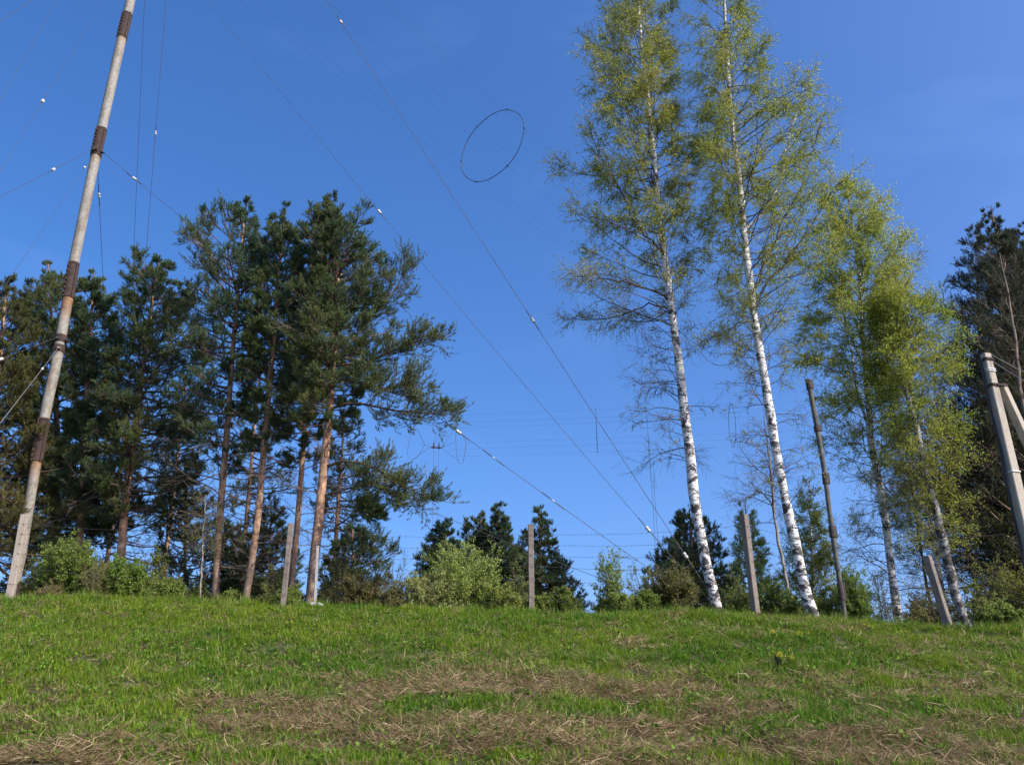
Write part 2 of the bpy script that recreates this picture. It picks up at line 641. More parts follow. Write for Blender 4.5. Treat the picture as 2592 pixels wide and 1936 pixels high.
    a.add(V, k + np.array([[0, 1, 2, 3]]), np.repeat(C, 6, axis=0))
    a.f.append(k + np.array([[3, 2, 4, 5]]))
    o = link_mesh("dead_grass", a, M_grass)
    o['kind'] = 'stuff'
    o['label'] = 'matted dry brown straw lying in patches on the lower bank'
    o['category'] = 'dead grass'


build_grass()

# ------------------------------------------------------------------ trees
def resample(pts, K):
    pts = np.asarray(pts, float)
    d = np.concatenate([[0], np.cumsum(np.linalg.norm(np.diff(pts[:, :3], axis=0), axis=1))])
    t = np.linspace(0, d[-1], K)
    return np.stack([np.interp(t, d, pts[:, i]) for i in range(pts.shape[1])], 1)


def px_path(path, Y, dY=0.0):
    out = []
    for i, q in enumerate(path):
        u, v, wpx = q[:3]
        Yi = Y + dY * i / max(1, len(path) - 1)
        p = at(u, v, Yi)
        out.append([*p, wpx * .5 * pxs(v, Yi)])
    return np.array(out)


def trunk_of(path, Y, dY=0.0):
    T = px_path(path, Y, dY)
    g = float(H(T[0, 0], T[0, 1]))
    if T[0, 2] > g - .1:
        dz = T[0, 2] - (g - .25)
        sl = (T[1, :2] - T[0, :2]) / max(T[1, 2] - T[0, 2], .1) * .5
        b = np.array([T[0, 0] - sl[0] * dz, T[0, 1] - sl[1] * dz, g - .25, T[0, 3] * 1.15])
        T = np.vstack([b, T])
    base = np.array([T[0, 0], T[0, 1], g])
    return T, base


def crown_fn(crown, trunk, Y):
    zs, le, re = [], [], []
    for v, ul, ur in crown:
        p = at(0, v, Y)
        z = p[2]
        tx = np.interp(z, trunk[:, 2], trunk[:, 0])
        xl, xr = at(ul, v, Y)[0], at(ur, v, Y)[0]
        zs.append(z)
        le.append(max(tx - xl, .12))
        re.append(max(xr - tx, .12))
    o = np.argsort(zs)
    return np.array(zs)[o], np.array(le)[o], np.array(re)[o]


def reach(cf, z, ax):
    zs, le, re = cf
    l, r_ = np.interp(z, zs, le), np.interp(z, zs, re)
    l, r_ = l * 1.12, r_ * 1.12
    av = .40 * (l + r_)
    c = np.abs(ax) ** .7
    return c * np.where(ax < 0, l, r_) + (1 - c) * av


def limbs_for(T, cf, n, el0, el1, r, zlo=None, zhi=None, jit=.32):
    zs = cf[0]
    zlo = zs[0] if zlo is None else zlo
    zhi = min(zs[-1], T[-1, 2]) - .12 if zhi is None else zhi
    zz = np.linspace(zlo, zhi, 60)
    wz = np.maximum(np.interp(zz, zs, cf[1]) + np.interp(zz, zs, cf[2]), .3) ** 1.25
    cw = np.concatenate([[0], np.cumsum((wz[1:] + wz[:-1]) / 2)])
    z = np.interp((np.arange(n) + r.random(n)) / n, cw / cw[-1], zz)
    az = np.arange(n) * 2.399 + r.random(n) * 1.2
    f = (z - zlo) / (zhi - zlo)
    el = el0 + (el1 - el0) * f ** 1.6 + .15 * r.normal(size=n)
    p = np.stack([np.interp(z, T[:, 2], T[:, i]) for i in range(3)], 1)
    L = reach(cf, z, np.cos(az))
    for _ in range(3):
        L = reach(cf, np.minimum(z + L * np.tan(el) * .8, zs[-1]), np.cos(az))
    L = np.minimum(L / np.cos(el) * (1 - jit + jit * 1.15 * r.random(n)), (cf[0][-1] - z) / np.maximum(np.sin(el), .05) + .35)
    L = np.maximum(L, .15)
    d = np.stack([np.cos(az) * np.cos(el), np.sin(az) * np.cos(el), np.sin(el)], 1)
    return p, d, L, np.interp(z, T[:, 2], T[:, 3])


def pine(label, Y, path, crown, n_limb=90, el=(0.0, .85), xlimbs=(), dead=None, ndead=0, dens=1.0, seed=1,
         ca=(.045, .095, .058), cb=(.13, .145, .042), nl=.078, nw=.0135, name="pine_tree", group=None, sec=11, ter=8, tipup=.12,
         nneed=18, cat="pine tree", dY=0.0, jit=.32):
    r = np.random.default_rng(seed)
    T, base = trunk_of(path, Y, dY)
    root = thing(name, label, cat, base, group)
    a = Acc()
    K = 28
    Tr = resample(T, K)
    v, f = tubes(Tr[None, :, :3], Tr[None, :, 3], 10)
    a.add(v, f)
    link_mesh("trunk", a, M_pine, root, base, True)
    cf = crown_fn(crown, T, Y)
    p, d, L, tr = limbs_for(T, cf, int(n_limb * 1.25), el[0], el[1], r, jit=jit)
    P1 = grow(p, d, L, 8, up=tipup * .5, wig=.07, r=r)
    wood = Acc()
    R0 = np.minimum(.012 + .018 * L, tr * .5 + .006)
    v, f = tubes(P1, R0[:, None] * np.linspace(1, .25, 8)[None], 5)
    wood.add(v, f)
    L1 = L
    X = []
    for xl in xlimbs:
        q = resample(px_path(xl[0], Y, xl[1]), 8)
        X.append(q[:, :3])
        v, f = tubes(q[None, :, :3], q[None, :, 3], 6)
        wood.add(v, f)
    if X:
        X = np.array(X)
        P1 = np.concatenate([P1, X])
        L1 = np.concatenate([L1, np.linalg.norm(np.diff(X, axis=1), axis=2).sum(1)])
    # secondary
    nsec = sec
    p, d, idx, t = spawn(P1, nsec, .2, 1.0, .85, .45, r, pw=.8)
    if len(X):
        isx = idx >= len(P1) - len(X)
        p2, d2, i2, t2 = spawn(P1[-len(X):], 52, .3, 1.0, .8, .4, r)
        p, d, t = np.concatenate([p[~isx], p2]), np.concatenate([d[~isx], d2]), np.concatenate([t[~isx], t2])
        idx = np.concatenate([idx[~isx], i2 + len(P1) - len(X)])
    kp = r.random(len(idx)) < np.clip(L1[idx] / min(1.7, .62 * np.percentile(L1, 85)), .12, 1)
    p, d, t, idx = p[kp], d[kp], t[kp], idx[kp]
    L2 = np.clip(L1[idx] * (.42 - .22 * t) * (.6 + .7 * r.random(len(idx))), .12, 1.3)
    if len(X):
        L2 = np.where(idx >= len(P1) - len(X), np.minimum(L2 * .75, .75), L2)
    P2 = grow(p, d, L2, 5, up=tipup, wig=.12, r=r)
    v, f = tubes(P2, (.006 + .006 * L2)[:, None] * np.linspace(1, .35, 5)[None], 3)
    wood.add(v, f)
    # tertiary twigs that carry the needle tufts
    nt_ = max(2, int(ter * dens))
    p, d, idx3, t = spawn(P2, nt_, .25, 1.0, .7, .25, r, pw=.8)
    L3 = np.clip(L2[idx3] * (.25 + .3 * r.random(len(idx3))), .07, .38)
    d[:, 2] += .25
    P3 = grow(p, d, L3, 3, up=.18, wig=.15, r=r)
    v, f = tubes(P3, np.full((len(P3), 3), .0038), 3)
    wood.add(v, f)
    if dead:
        zlo, zhi = at(0, dead[0], Y)[2], at(0, dead[1], Y)[2]
        n = ndead
        z = zlo + (zhi - zlo) * r.random(n)
        az = r.random(n) * 6.283
        p = np.stack([np.interp(z, T[:, 2], T[:, i]) for i in range(3)], 1)
        e_ = .15 + .35 * r.normal(size=n)
        D = np.stack([np.cos(az), np.sin(az), e_], 1)
        Ld = dead[2] * (.3 + .8 * r.random(n))
        D1 = grow(p, D, Ld, 7, up=-.03, wig=.16, r=r)
        v, f = tubes(D1, (.008 + .007 * Ld)[:, None] * np.linspace(1, .25, 7)[None], 4)
        wood.add(v, f)
        p, D, i, t = spawn(D1, 7, .2, 1, .8, .2, r)
        Lq = Ld[i] * .3 * (.4 + r.random(len(i)))
        D2 = grow(p, D, Lq, 5, up=-.04, wig=.2, r=r)
        v, f = tubes(D2, np.full((len(D2), 5), .005) * np.linspace(1, .5, 5), 3)
        wood.add(v, f)
        p, D, i, t = spawn(D2, 3, .3, 1, .7, .1, r)
        D3 = grow(p, D, Lq[i] * .45, 3, up=-.05, wig=.2, r=r)
        v, f = tubes(D3, np.full((len(D3), 3), .0035), 3)
        wood.add(v, f)
    link_mesh("branches", wood, M_pinetwig, root, base)
    # needles
    nd = Acc()
    P = np.concatenate([P3[:, 1], P3[:, 2], P2[:, -1], P2[:, 3]])
    D = np.concatenate([P3[:, 1] - P3[:, 0], P3[:, 2] - P3[:, 1], P2[:, -1] - P2[:, -2], P2[:, -1] - P2[:, -2]])
    D = nrm(D)
    D[:, 2] += .35
    top = T[-1, :3]
    lt = np.linspace(0, 1.1, 16)
    lz = top[2] - lt
    tp = np.stack([np.interp(lz, T[:, 2], T[:, 0]), np.interp(lz, T[:, 2], T[:, 1]), lz], 1)
    P = np.vstack([P, tp + r.normal(size=tp.shape) * .02])
    D = np.vstack([D, np.array([0, 0, 1.]) + r.normal(size=tp.shape) * .45])
    # clumps: patches of lighter and darker shoots
    cl = (np.sin(P[:, 0] * 2.1 + seed) + np.sin(P[:, 1] * 1.9) + np.sin(P[:, 2] * 2.7)) / 3
    tt = np.clip(.35 + .35 * cl + .18 * r.normal(size=len(P)), 0, 1)[:, None]
    zf = np.clip((P[:, 2:] - cf[0][0]) / (cf[0][-1] - cf[0][0]), 0, 1)
    tt = np.clip(tt + .25 * (1 - zf) - .12, 0, 1)
    C = (np.array(ca) * (1 - tt) + np.array(cb) * tt) * np.array([1.30, 1.25, 1.05])
    needles(nd, P, D, nneed, nl, nw, .12, .8, C, r)
    link_mesh("crown", nd, M_needle, root, base)
    return root


def birch(label, Y, path, crown, n_limb=70, el=(.35, 1.05), xlimbs=(), seed=1, leafn=9, lsize=.05, ca=(.17, .25, .05), cb=(.34, .34, .08),
          bare=None, nbare=0, name="birch_tree", group=None, sec=8, ter=8, hang=-.16, mat=None, twig=None, cat="birch tree",
          fade=None, sides=12, terL=.55, dY=0.0):
    r = np.random.default_rng(seed)
    T, base = trunk_of(path, Y, dY)
    root = thing(name, label, cat, base, group)
    a = Acc()
    K = 40
    Tr = resample(T, K)
    Tr[1:-1, :2] += r.normal(size=(K - 2, 2)) * .012
    v, f = tubes(Tr[None, :, :3], Tr[None, :, 3] * (1 + .06 * r.normal(size=K)), sides)
    a.add(v, f)
    cf = crown_fn(crown, T, Y)
    wood = Acc()
    X = []
    for xl in xlimbs:
        q = resample(px_path(xl[0], Y, xl[1]), 14)
        q[1:-1, :3] += r.normal(size=(12, 3)) * .045
        X.append(q[:, :3])
        v, f = tubes(q[None, :, :3], q[None, :, 3] * .8, 7)
        (a if len(xl) > 2 else wood).add(v, f)
    link_mesh("trunk", a, mat or M_birch, root, base, True)
    nx = len(X)
    p, d, L, tr = limbs_for(T, cf, int(n_limb * 1.35), el[0], el[1], r)
    P1 = grow(p, d, L, 9, up=.02, wig=.11, r=r)
    R0 = np.minimum(.007 + .0055 * L, tr * .5 + .004)
    v, f = tubes(P1, R0[:, None] * np.linspace(1, .22, 9)[None], 5)
    wood.add(v, f)
    if X:
        X = np.array([resample(x, 9) for x in X])
        P1 = np.concatenate([P1, X])
        L = np.concatenate([L, np.linalg.norm(np.diff(X, axis=1), axis=2).sum(1) * .7])
    p, d, idx, t = spawn(P1, sec, .18, 1.0, .65, .0, r, pw=.85)
    if nx:
        p2, d2, i2, t2 = spawn(P1[-nx:], 22, .2, 1.0, .6, .0, r)
        p, d, t = np.concatenate([p, p2]), np.concatenate([d, d2]), np.concatenate([t, t2])
        idx = np.concatenate([idx, i2 + len(P1) - nx])
    kp = r.random(len(idx)) < np.clip(L[idx] / min(2.0, .6 * np.percentile(L, 85)), .15, 1)
    p, d, t, idx = p[kp], d[kp], t[kp], idx[kp]
    L2 = np.clip(L[idx] * (.42 - .18 * t) * (.6 + .7 * r.random(len(idx))), .25, 1.8)
    P2 = grow(p, d, L2, 6, up=.01, wig=.12, r=r)
    v, f = tubes(P2, (.0045 + .0035 * L2)[:, None] * np.linspace(1, .4, 6)[None], 3)
    wood.add(v, f)
    p, d, i3, t = spawn(P2, ter, .15, 1.0, .75, .0, r)
    L3 = terL * (.35 + .9 * r.random(len(i3)))
    P3 = grow(p, d, L3, 5, up=hang, wig=.16, r=r)
    v, f = tubes(P3, np.full((len(P3), 5), .0032) * np.linspace(1, .6, 5), 3)
    wood.add(v, f)
    if bare:
        zlo, zhi = at(0, bare[0], Y)[2], at(0, bare[1], Y)[2]
        n = nbare
        z = zlo + (zhi - zlo) * ((np.arange(n) + r.random(n)) / n)
        az = r.random(n) * 6.283
        az = np.where(r.random(n) < bare[3], np.pi + r.normal(size=n) * .7, az)
        p = np.stack([np.interp(z, T[:, 2], T[:, i]) for i in range(3)], 1)
        D = np.stack([np.cos(az), np.sin(az), .35 + .2 * r.normal(size=n)], 1)
        Ld = bare[2] * (.35 + .75 * r.random(n))
        D1 = grow(p, D, Ld, 8, up=-.05, wig=.13, r=r)
        v, f = tubes(D1, (.006 + .006 * Ld)[:, None] * np.linspace(1, .2, 8)[None], 4)
        wood.add(v, f)
        p, D, i, t = spawn(D1, 8, .2, 1, .7, 0, r)
        Lq = np.clip(Ld[i] * .38 * (.4 + r.random(len(i))), .15, 1.1)
        D2 = grow(p, D, Lq, 6, up=-.07, wig=.18, r=r)
        v, f = tubes(D2, np.full((len(D2), 6), .005) * np.linspace(1, .5, 6), 3)
        wood.add(v, f)
        p, D, i, t = spawn(D2, 5, .2, 1, .7, 0, r)
        D3 = grow(p, D, Lq[i] * .5 * (.5 + r.random(len(i))), 4, up=-.1, wig=.2, r=r)
        v, f = tubes(D3, np.full((len(D3), 4), .0032), 3)
        wood.add(v, f)
        if leafn:
            lb = D3[:, 1:].reshape(-1, 3)
            lb = lb[r.random(len(lb)) < .25]
            P3x = lb
        else:
            P3x = None
    else:
        P3x = None
    link_mesh("branches", wood, twig or M_birchtwig, root, base)
    if leafn:
        idx = np.repeat(np.arange(len(P3)), leafn if leafn < 4 else int(leafn * 1.4))
        q, tn = sample(P3, idx, r.random(len(idx)))
        if fade is not None:      # fewer leaves below this photo row
            z0, z1 = at(0, fade[0], Y)[2], at(0, fade[1], Y)[2]
            pr = np.clip((q[:, 2] - z0) / (z1 - z0), fade[2], 1)
            q = q[r.random(len(q)) < pr]
        q = q + r.normal(size=q.shape) * .02
        if P3x is not None:
            q = np.vstack([q, P3x])
        cl = (np.sin(q[:, 0] * 1.7 + seed) + np.sin(q[:, 1] * 1.6 + 2) + np.sin(q[:, 2] * 1.9)) / 3
        tt = np.clip(.45 + .4 * cl + .2 * r.normal(size=len(q)), 0, 1)[:, None]
        C = (np.array(ca) * (1 - tt) + np.array(cb) * tt) * (.75 + .5 * r.random((len(q), 1)))
        lf = Acc()
        leaves(lf, q, lsize, C, r)
        link_mesh("crown", lf, M_leaf, root, base)
    return root


def shrub(label, u, vtop, hw, Y, seed=1, stems=26, ca=(.10, .17, .03), cb=(.20, .23, .05), leafn=8, lsize=.045, name="shrub", group=None,
          splay=.5, twigs=9, cat="shrub", twigmat=None, tall=1.0, asp=.6, catkin=0.0):
    r = np.random.default_rng(seed)
    stems = int(stems * 1.35)
    leafn = int(leafn * 1.7)
    lsize *= 1.2
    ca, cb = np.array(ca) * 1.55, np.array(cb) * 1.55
    c = at(u, vtop, Y)
    g = float(H(c[0], Y))
    hgt = c[2] - g
    wr = hw * pxs(vtop, Y)
    base = np.array([c[0], Y, g])
    root = thing(name, label, cat, base, group)
    az = r.random(stems) * 6.283
    rad = np.sqrt(r.random(stems))
    p = base + np.stack([np.cos(az) * rad * wr * .45, np.sin(az) * rad * wr * .45, np.full(stems, -.05)], 1)
    lean = rad * wr * splay / hgt
    d = np.stack([np.cos(az) * lean, np.sin(az) * lean, np.ones(stems)], 1)
    L = hgt * (1.02 - .38 * rad ** 2) * (.72 + .3 * r.random(stems)) * tall
    P1 = grow(p, d, L, 8, up=.0, wig=.06, r=r)
    wd = Acc()
    v, f = tubes(P1, (.006 + .004 * L)[:, None] * np.linspace(1, .25, 8)[None], 4)
    wd.add(v, f)
    p, d, i, t = spawn(P1, twigs, .12, 1, .6, 0, r)
    L2 = np.clip(L[i] * .32 * (.4 + .9 * r.random(len(i))) * (1.2 - .7 * t), .12, .9)
    P2 = grow(p, d, L2, 5, up=.05, wig=.12, r=r)
    v, f = tubes(P2, np.full((len(P2), 5), .0045) * np.linspace(1, .5, 5), 3)
    wd.add(v, f)
    p, d, i, t = spawn(P2, 4, .2, 1, .6, 0, r)
    P3 = grow(p, d, L2[i] * .5, 3, up=.05, wig=.15, r=r)
    v, f = tubes(P3, np.full((len(P3), 3), .003), 3)
    wd.add(v, f)
    link_mesh("stems", wd, twigmat or M_birchtwig, root, base)
    if leafn:
        I = np.repeat(np.arange(len(P3)), leafn)
        q, tn = sample(P3, I, r.random(len(I)))
        q = q + r.normal(size=q.shape) * .018
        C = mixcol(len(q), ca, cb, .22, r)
        lf = Acc()
        leaves(lf, q, lsize, C, r, asp=asp, droop=0.)
        if catkin:
            m = r.random(len(P3)) < catkin
            q = P3[m][:, 1:].reshape(-1, 3)
            needles(lf, q, np.tile([[0, 0, 1.]], (len(q), 1)) + r.normal(size=q.shape) * .5, 5, .05, .026, .03, .5,
                    mixcol(len(q), (.45, .50, .18), (.68, .69, .34), .12, r), r)
        link_mesh("leaves", lf, M_leaf, root, base)
    return root


# --- the pine stand on the left
pine("tall pine with bare orange trunk and long limbs reaching right over the willows", 25.2,
     [(785, 1530, 27), (795, 1420, 25), (808, 1300, 23), (820, 1180, 22), (833, 1050, 19), (842, 930, 16), (852, 830, 13), (856, 720, 10), (845, 620, 7), (830, 510, 2)],
     [(500, 816, 842), (530, 795, 870), (560, 770, 935), (610, 760, 955), (680, 755, 955), (760, 740, 965), (850, 715, 985), (930, 705, 975), (1000, 700, 930), (1060, 720, 895), (1110, 760, 880)],
     n_limb=116, el=(-.05, .95), seed=3, dens=1.1, dead=(1440, 1080, 1.5), ndead=26, sec=10,
     xlimbs=[([(836, 1035, 8), (870, 1022, 7), (920, 1022, 6), (990, 1038, 5), (1060, 1045, 4), (1128, 1050, 2)], -1.0),
             ([(828, 1180, 9), (860, 1166, 8), (915, 1172, 7), (965, 1190, 6), (1010, 1225, 4), (1060, 1250, 3), (1100, 1262, 2)], -1.6),
             ([(825, 1252, 7), (870, 1240, 5), (915, 1225, 4), (970, 1232, 3), (1005, 1250, 1)], -.8),
             ([(848, 905, 8), (900, 890, 6), (960, 905, 5), (1040, 868, 4), (1112, 848, 2)], -.5),
             ([(852, 900, 7), (905, 850, 6), (965, 770, 4), (1005, 730, 3), (1035, 665, 2)], .4),
             ([(842, 960, 6), (900, 965, 5), (975, 985, 4), (1050, 960, 2), (1062, 985, 1)], -1.2),
             ([(815, 1290, 5), (870, 1280, 4), (920, 1290, 3), (955, 1305, 1)], -.6)])
pine("slim pine with a long bare trunk, second from the right end of the pine stand", 26.0,
     [(618, 1535, 19), (636, 1430, 18), (655, 1290, 17), (668, 1130, 15), (680, 1000, 14), (693, 850, 12), (703, 700, 9), (714, 620, 5), (720, 545, 2)],
     [(540, 710, 730), (570, 680, 765), (620, 655, 785), (720, 640, 800), (850, 610, 800), (950, 600, 770), (1060, 620, 745), (1160, 630, 730)],
     n_limb=74, el=(-.1, .95), seed=7, dead=(1480, 1050, 1.9), ndead=34, dens=.9)
pine("dark slim pine trunk close behind the orange pine", 27.5,
     [(732, 1530, 15), (748, 1380, 15), (760, 1240, 14), (770, 1100, 12), (776, 950, 9), (784, 760, 6), (790, 590, 2)],
     [(580, 775, 800), (640, 740, 845), (760, 720, 860), (900, 700, 850), (1050, 690, 830), (1180, 700, 820)],
     n_limb=46, el=(-.1, .9), seed=9, dead=(1450, 1100, 1.6), ndead=22, dens=.9)
pine("slender pine with thin open crown, third trunk from the right in the pine stand", 26.8,
     [(543, 1530, 19), (550, 1400, 18), (562, 1240, 17), (575, 1080, 15), (588, 900, 12), (598, 780, 10), (610, 640, 6), (622, 515, 2)],
     [(510, 612, 632), (545, 535, 645), (590, 505, 660), (640, 450, 668), (720, 447, 680), (800, 440, 680), (880, 450, 680), (980, 450, 650), (1080, 440, 640), (1180, 470, 620)],
     n_limb=78, el=(-.1, .9), seed=12, dead=(1450, 1050, 2.0), ndead=38, dens=.95)
pine("dense dark pine with leaning trunk left of the bare pine trunks", 28.6,
     [(300, 1500, 22), (312, 1330, 20), (322, 1230, 19), (340, 1120, 17), (352, 1000, 14), (368, 880, 11), (388, 750, 7), (403, 650, 2)],
     [(640, 390, 418), (665, 325, 432), (720, 300, 455), (790, 285, 475), (860, 272, 500), (950, 262, 515), (1050, 240, 520), (1150, 240, 500), (1250, 230, 480), (1330, 240, 450)],
     n_limb=96, el=(-.15, .85), seed=15, dead=(1480, 1150, 2.0), ndead=26, dens=1.15, ca=(.038, .085, .052))
pine("bushy pine just right of the mast with a single pointed top", 29.5,
     [(196, 1500, 18), (205, 1300, 17), (215, 1100, 15), (225, 900, 10), (238, 692, 2)],
     [(685, 228, 250), (730, 195, 278), (800, 180, 292), (900, 150, 300), (1050, 140, 300), (1200, 130, 300), (1350, 130, 290)],
     n_limb=84, el=(-.1, .85), seed=18, dens=1.0, cb=(.14, .145, .04))
pine("bushy pine rising right behind the mast with upright top shoots", 30.5,
     [(135, 1500, 20), (138, 1300, 19), (146, 1150, 16), (140, 950, 11), (130, 800, 7), (122, 668, 2)],
     [(662, 114, 132), (690, 72, 160), (750, 55, 195), (850, 25, 230), (1000, 10, 255), (1150, 0, 260), (1300, 0, 270), (1420, 20, 260)],
     n_limb=100, el=(-.1, .95), seed=21, dens=1.05, ca=(.05, .10, .05), cb=(.15, .145, .04))
pine("brownish pine cut by the left picture edge", 28.5,
     [(-30, 1500, 22), (-25, 1300, 20), (-15, 1100, 17), (0, 900, 12), (18, 705, 2)],
     [(700, 8, 30), (740, -30, 60), (820, -80, 85), (950, -120, 100), (1100, -140, 120), (1250, -150, 140), (1420, -150, 150)],
     n_limb=120, el=(-.15, .85), seed=24, dens=1.0, ca=(.06, .085, .035), cb=(.13, .115, .038))
for k, (lab, Y, top, ext, sd) in enumerate([
        ("young pine filling the gap left of the fence post with the slim trunks", 29.0, (685, 1270), [(1265, 678, 692), (1320, 640, 720), (1400, 610, 745), (1490, 600, 760), (1540, 600, 760)], 31),
        ("low broad young pine right of the orange pine trunk", 27.5, (893, 1335), [(1330, 885, 902), (1380, 850, 960), (1410, 830, 1003), (1440, 820, 985), (1530, 800, 975)], 33),
        ("young pine behind the second bare trunk of the stand", 30.0, (470, 1190), [(1185, 462, 480), (1250, 420, 520), (1330, 390, 555), (1420, 380, 560), (1530, 390, 560)], 35),
        ("small dark pine low between the two left bare trunks", 31.0, (590, 1330), [(1325, 582, 598), (1370, 550, 620), (1430, 540, 640), (1530, 530, 650)], 37)]):
    pine(lab, Y, [(top[0] - 4, 1540, 9), (top[0], (top[1] + 1540) / 2, 7), (top[0], top[1], 2)], ext, n_limb=50, el=(-.1, .7), seed=sd, dens=.7, sec=8, jit=.34, nneed=15,
         name="young_pine", cat="young pine", ca=(.045, .09, .05), cb=(.12, .13, .04))
for lab, Y, top, ext, sd in [
        ("background pine filling the gap between the dense dark pine and the bare trunks", 34.0, (470, 985), [(980, 462, 480), (1050, 420, 530), (1150, 395, 560), (1260, 400, 570), (1340, 410, 560)], 82),
        ("background pine seen between the slender and the slim bare trunks", 35.0, (655, 960), [(955, 645, 668), (1040, 590, 720), (1150, 570, 745), (1240, 575, 750), (1310, 590, 740)], 83),
        ("background pine with dark boughs just right of the orange trunk", 33.0, (872, 1050), [(1045, 862, 885), (1110, 830, 930), (1200, 800, 955), (1290, 790, 968), (1340, 800, 955)], 84),
        ("background pine seen through the gap right of the mast", 36.0, (330, 1010), [(1005, 322, 340), (1080, 280, 390), (1200, 260, 420), (1400, 250, 430)], 85)]:
    pine(lab, Y, [(top[0] - (1296 - top[0]) * .08, 1545, 13), (top[0] - (1296 - top[0]) * .04, (top[1] + 1545) / 2, 10), (top[0], top[1], 3)], ext, n_limb=46,
         el=(-.2, .7), seed=sd, dens=.6, sec=7, jit=.45, nneed=13, group="background pines", dead=(1480, 1250, 2.0), ndead=16)
# --- pines beyond the crest in the middle
for lab, Y, top, ext, sd in [
        ("dark green pine at the left of the four pines in the middle gap", 36.0, (1127, 1322), [(1318, 1121, 1134), (1360, 1085, 1145), (1420, 1062, 1165), (1480, 1055, 1178), (1560, 1060, 1180)], 41),
        ("broad pine second from left in the middle gap, above the flowering willow", 38.0, (1217, 1308), [(1304, 1211, 1224), (1345, 1170, 1245), (1410, 1150, 1270), (1480, 1140, 1290), (1560, 1130, 1290)], 42),
        ("tallest pine in the middle gap with an open pointed top", 37.0, (1263, 1282), [(1278, 1258, 1269), (1320, 1240, 1284), (1370, 1225, 1300), (1450, 1205, 1312), (1560, 1200, 1312)], 43),
        ("cone shaped pine right behind the middle fence post", 35.0, (1365, 1282), [(1278, 1359, 1372), (1330, 1336, 1392), (1390, 1312, 1406), (1440, 1300, 1422), (1490, 1290, 1465), (1560, 1290, 1482)], 44),
        ("dark spreading pine behind the left birch trunk", 31.0, (1745, 1285), [(1280, 1738, 1752), (1320, 1716, 1785), (1365, 1700, 1815), (1425, 1662, 1835), (1500, 1632, 1858), (1570, 1630, 1870)], 45),
        ]:
    pine(lab, Y, [(top[0] + (top[0] - 1296) * .05, 1570, 10), (top[0] + (top[0] - 1296) * .02, (top[1] + 1570) / 2, 8), (top[0], top[1], 2)], ext, n_limb=80,
         el=(.0, .8), seed=sd, dens=.75, sec=8, jit=.34, nneed=15, ca=(.045, .09, .058), cb=(.12, .14, .045), nl=.085, nw=.016, group="pines beyond the crest")
pine("feathery light green young larch beside the right fence post", 30.0, [(1915, 1570, 8), (1900, 1420, 6), (1886, 1275, 2)],
     [(1270, 1881, 1892), (1330, 1868, 1915), (1420, 1850, 1945), (1500, 1840, 1960), (1560, 1840, 1965)], n_limb=60, el=(.1, .7), seed=48, sec=8, jit=.34, dens=.6,
     ca=(.17, .27, .07), cb=(.27, .34, .09), name="young_larch", cat="larch", nneed=8, nl=.07)
# --- pines on the right edge
pine("very dark tall pine at the right edge behind the concrete pole", 31.0,
     [(2735, 1570, 26), (2700, 1350, 24), (2660, 1150, 20), (2610, 930, 14), (2550, 700, 8), (2507, 525, 2)],
     [(518, 2500, 2516), (570, 2478, 2540), (630, 2465, 2580), (720, 2445, 2620), (800, 2405, 2650), (900, 2390, 2680), (1000, 2400, 2700), (1100, 2355, 2720), (1200, 2335, 2740), (1320, 2335, 2760), (1450, 2370, 2760)],
     n_limb=290, el=(-.1, .95), seed=51, dens=1.15, ca=(.042, .06, .045), cb=(.08, .09, .036))
pine("second dark pine cut by the right picture edge", 33.0,
     [(2850, 1570, 26), (2800, 1300, 24), (2740, 1050, 18), (2660, 800, 10), (2595, 560, 2)],
     [(555, 2588, 2604), (600, 2560, 2640), (700, 2530, 2700), (850, 2500, 2750), (1000, 2480, 2800), (1200, 2460, 2850), (1400, 2480, 2880)],
     n_limb=200, el=(-.1, .9), seed=53, dens=1.0, ca=(.042, .06, .045), cb=(.08, .09, .036))

# --- birches
birch("tall birch with dense leafy crown, left one of the two big white trunks", 25.6,
      [(1818, 1552, 29), (1800, 1480, 26), (1776, 1370, 26), (1758, 1260, 26), (1743, 1130, 25), (1728, 1000, 23), (1712, 870, 21), (1696, 760, 19), (1681, 640, 17), (1668, 540, 14),
       (1656, 400, 11), (1643, 270, 9), (1625, 120, 7), (1612, -40, 5), (1603, -190, 2)],
      [(-200, 1590, 1615), (-80, 1530, 1680), (0, 1505, 1700), (100, 1472, 1718), (200, 1455, 1728), (290, 1402, 1735), (400, 1432, 1750), (500, 1462, 1755), (600, 1480, 1750), (650, 1435, 1750), (720, 1430, 1745), (800, 1445, 1740), (850, 1500, 1730)],
      n_limb=92, el=(.35, 1.12), seed=61, leafn=11, sec=9, ter=10, bare=(1180, 800, 2.0, .75), nbare=34, fade=(860, 520, .3),
      ca=(.22, .30, .05), cb=(.46, .42, .09),
      xlimbs=[([(1690, 660, 7), (1645, 610, 6), (1600, 545, 5), (1550, 450, 4), (1500, 350, 2)], -.8),
              ([(1697, 765, 7), (1640, 735, 6), (1580, 712, 5), (1500, 705, 3), (1440, 690, 2)], -.6),
              ([(1700, 790, 6), (1650, 765, 5), (1575, 800, 4), (1500, 805, 3), (1430, 812, 2)], .6),
              ([(1660, 480, 6), (1620, 400, 5), (1585, 280, 4), (1560, 120, 2)], .5)])
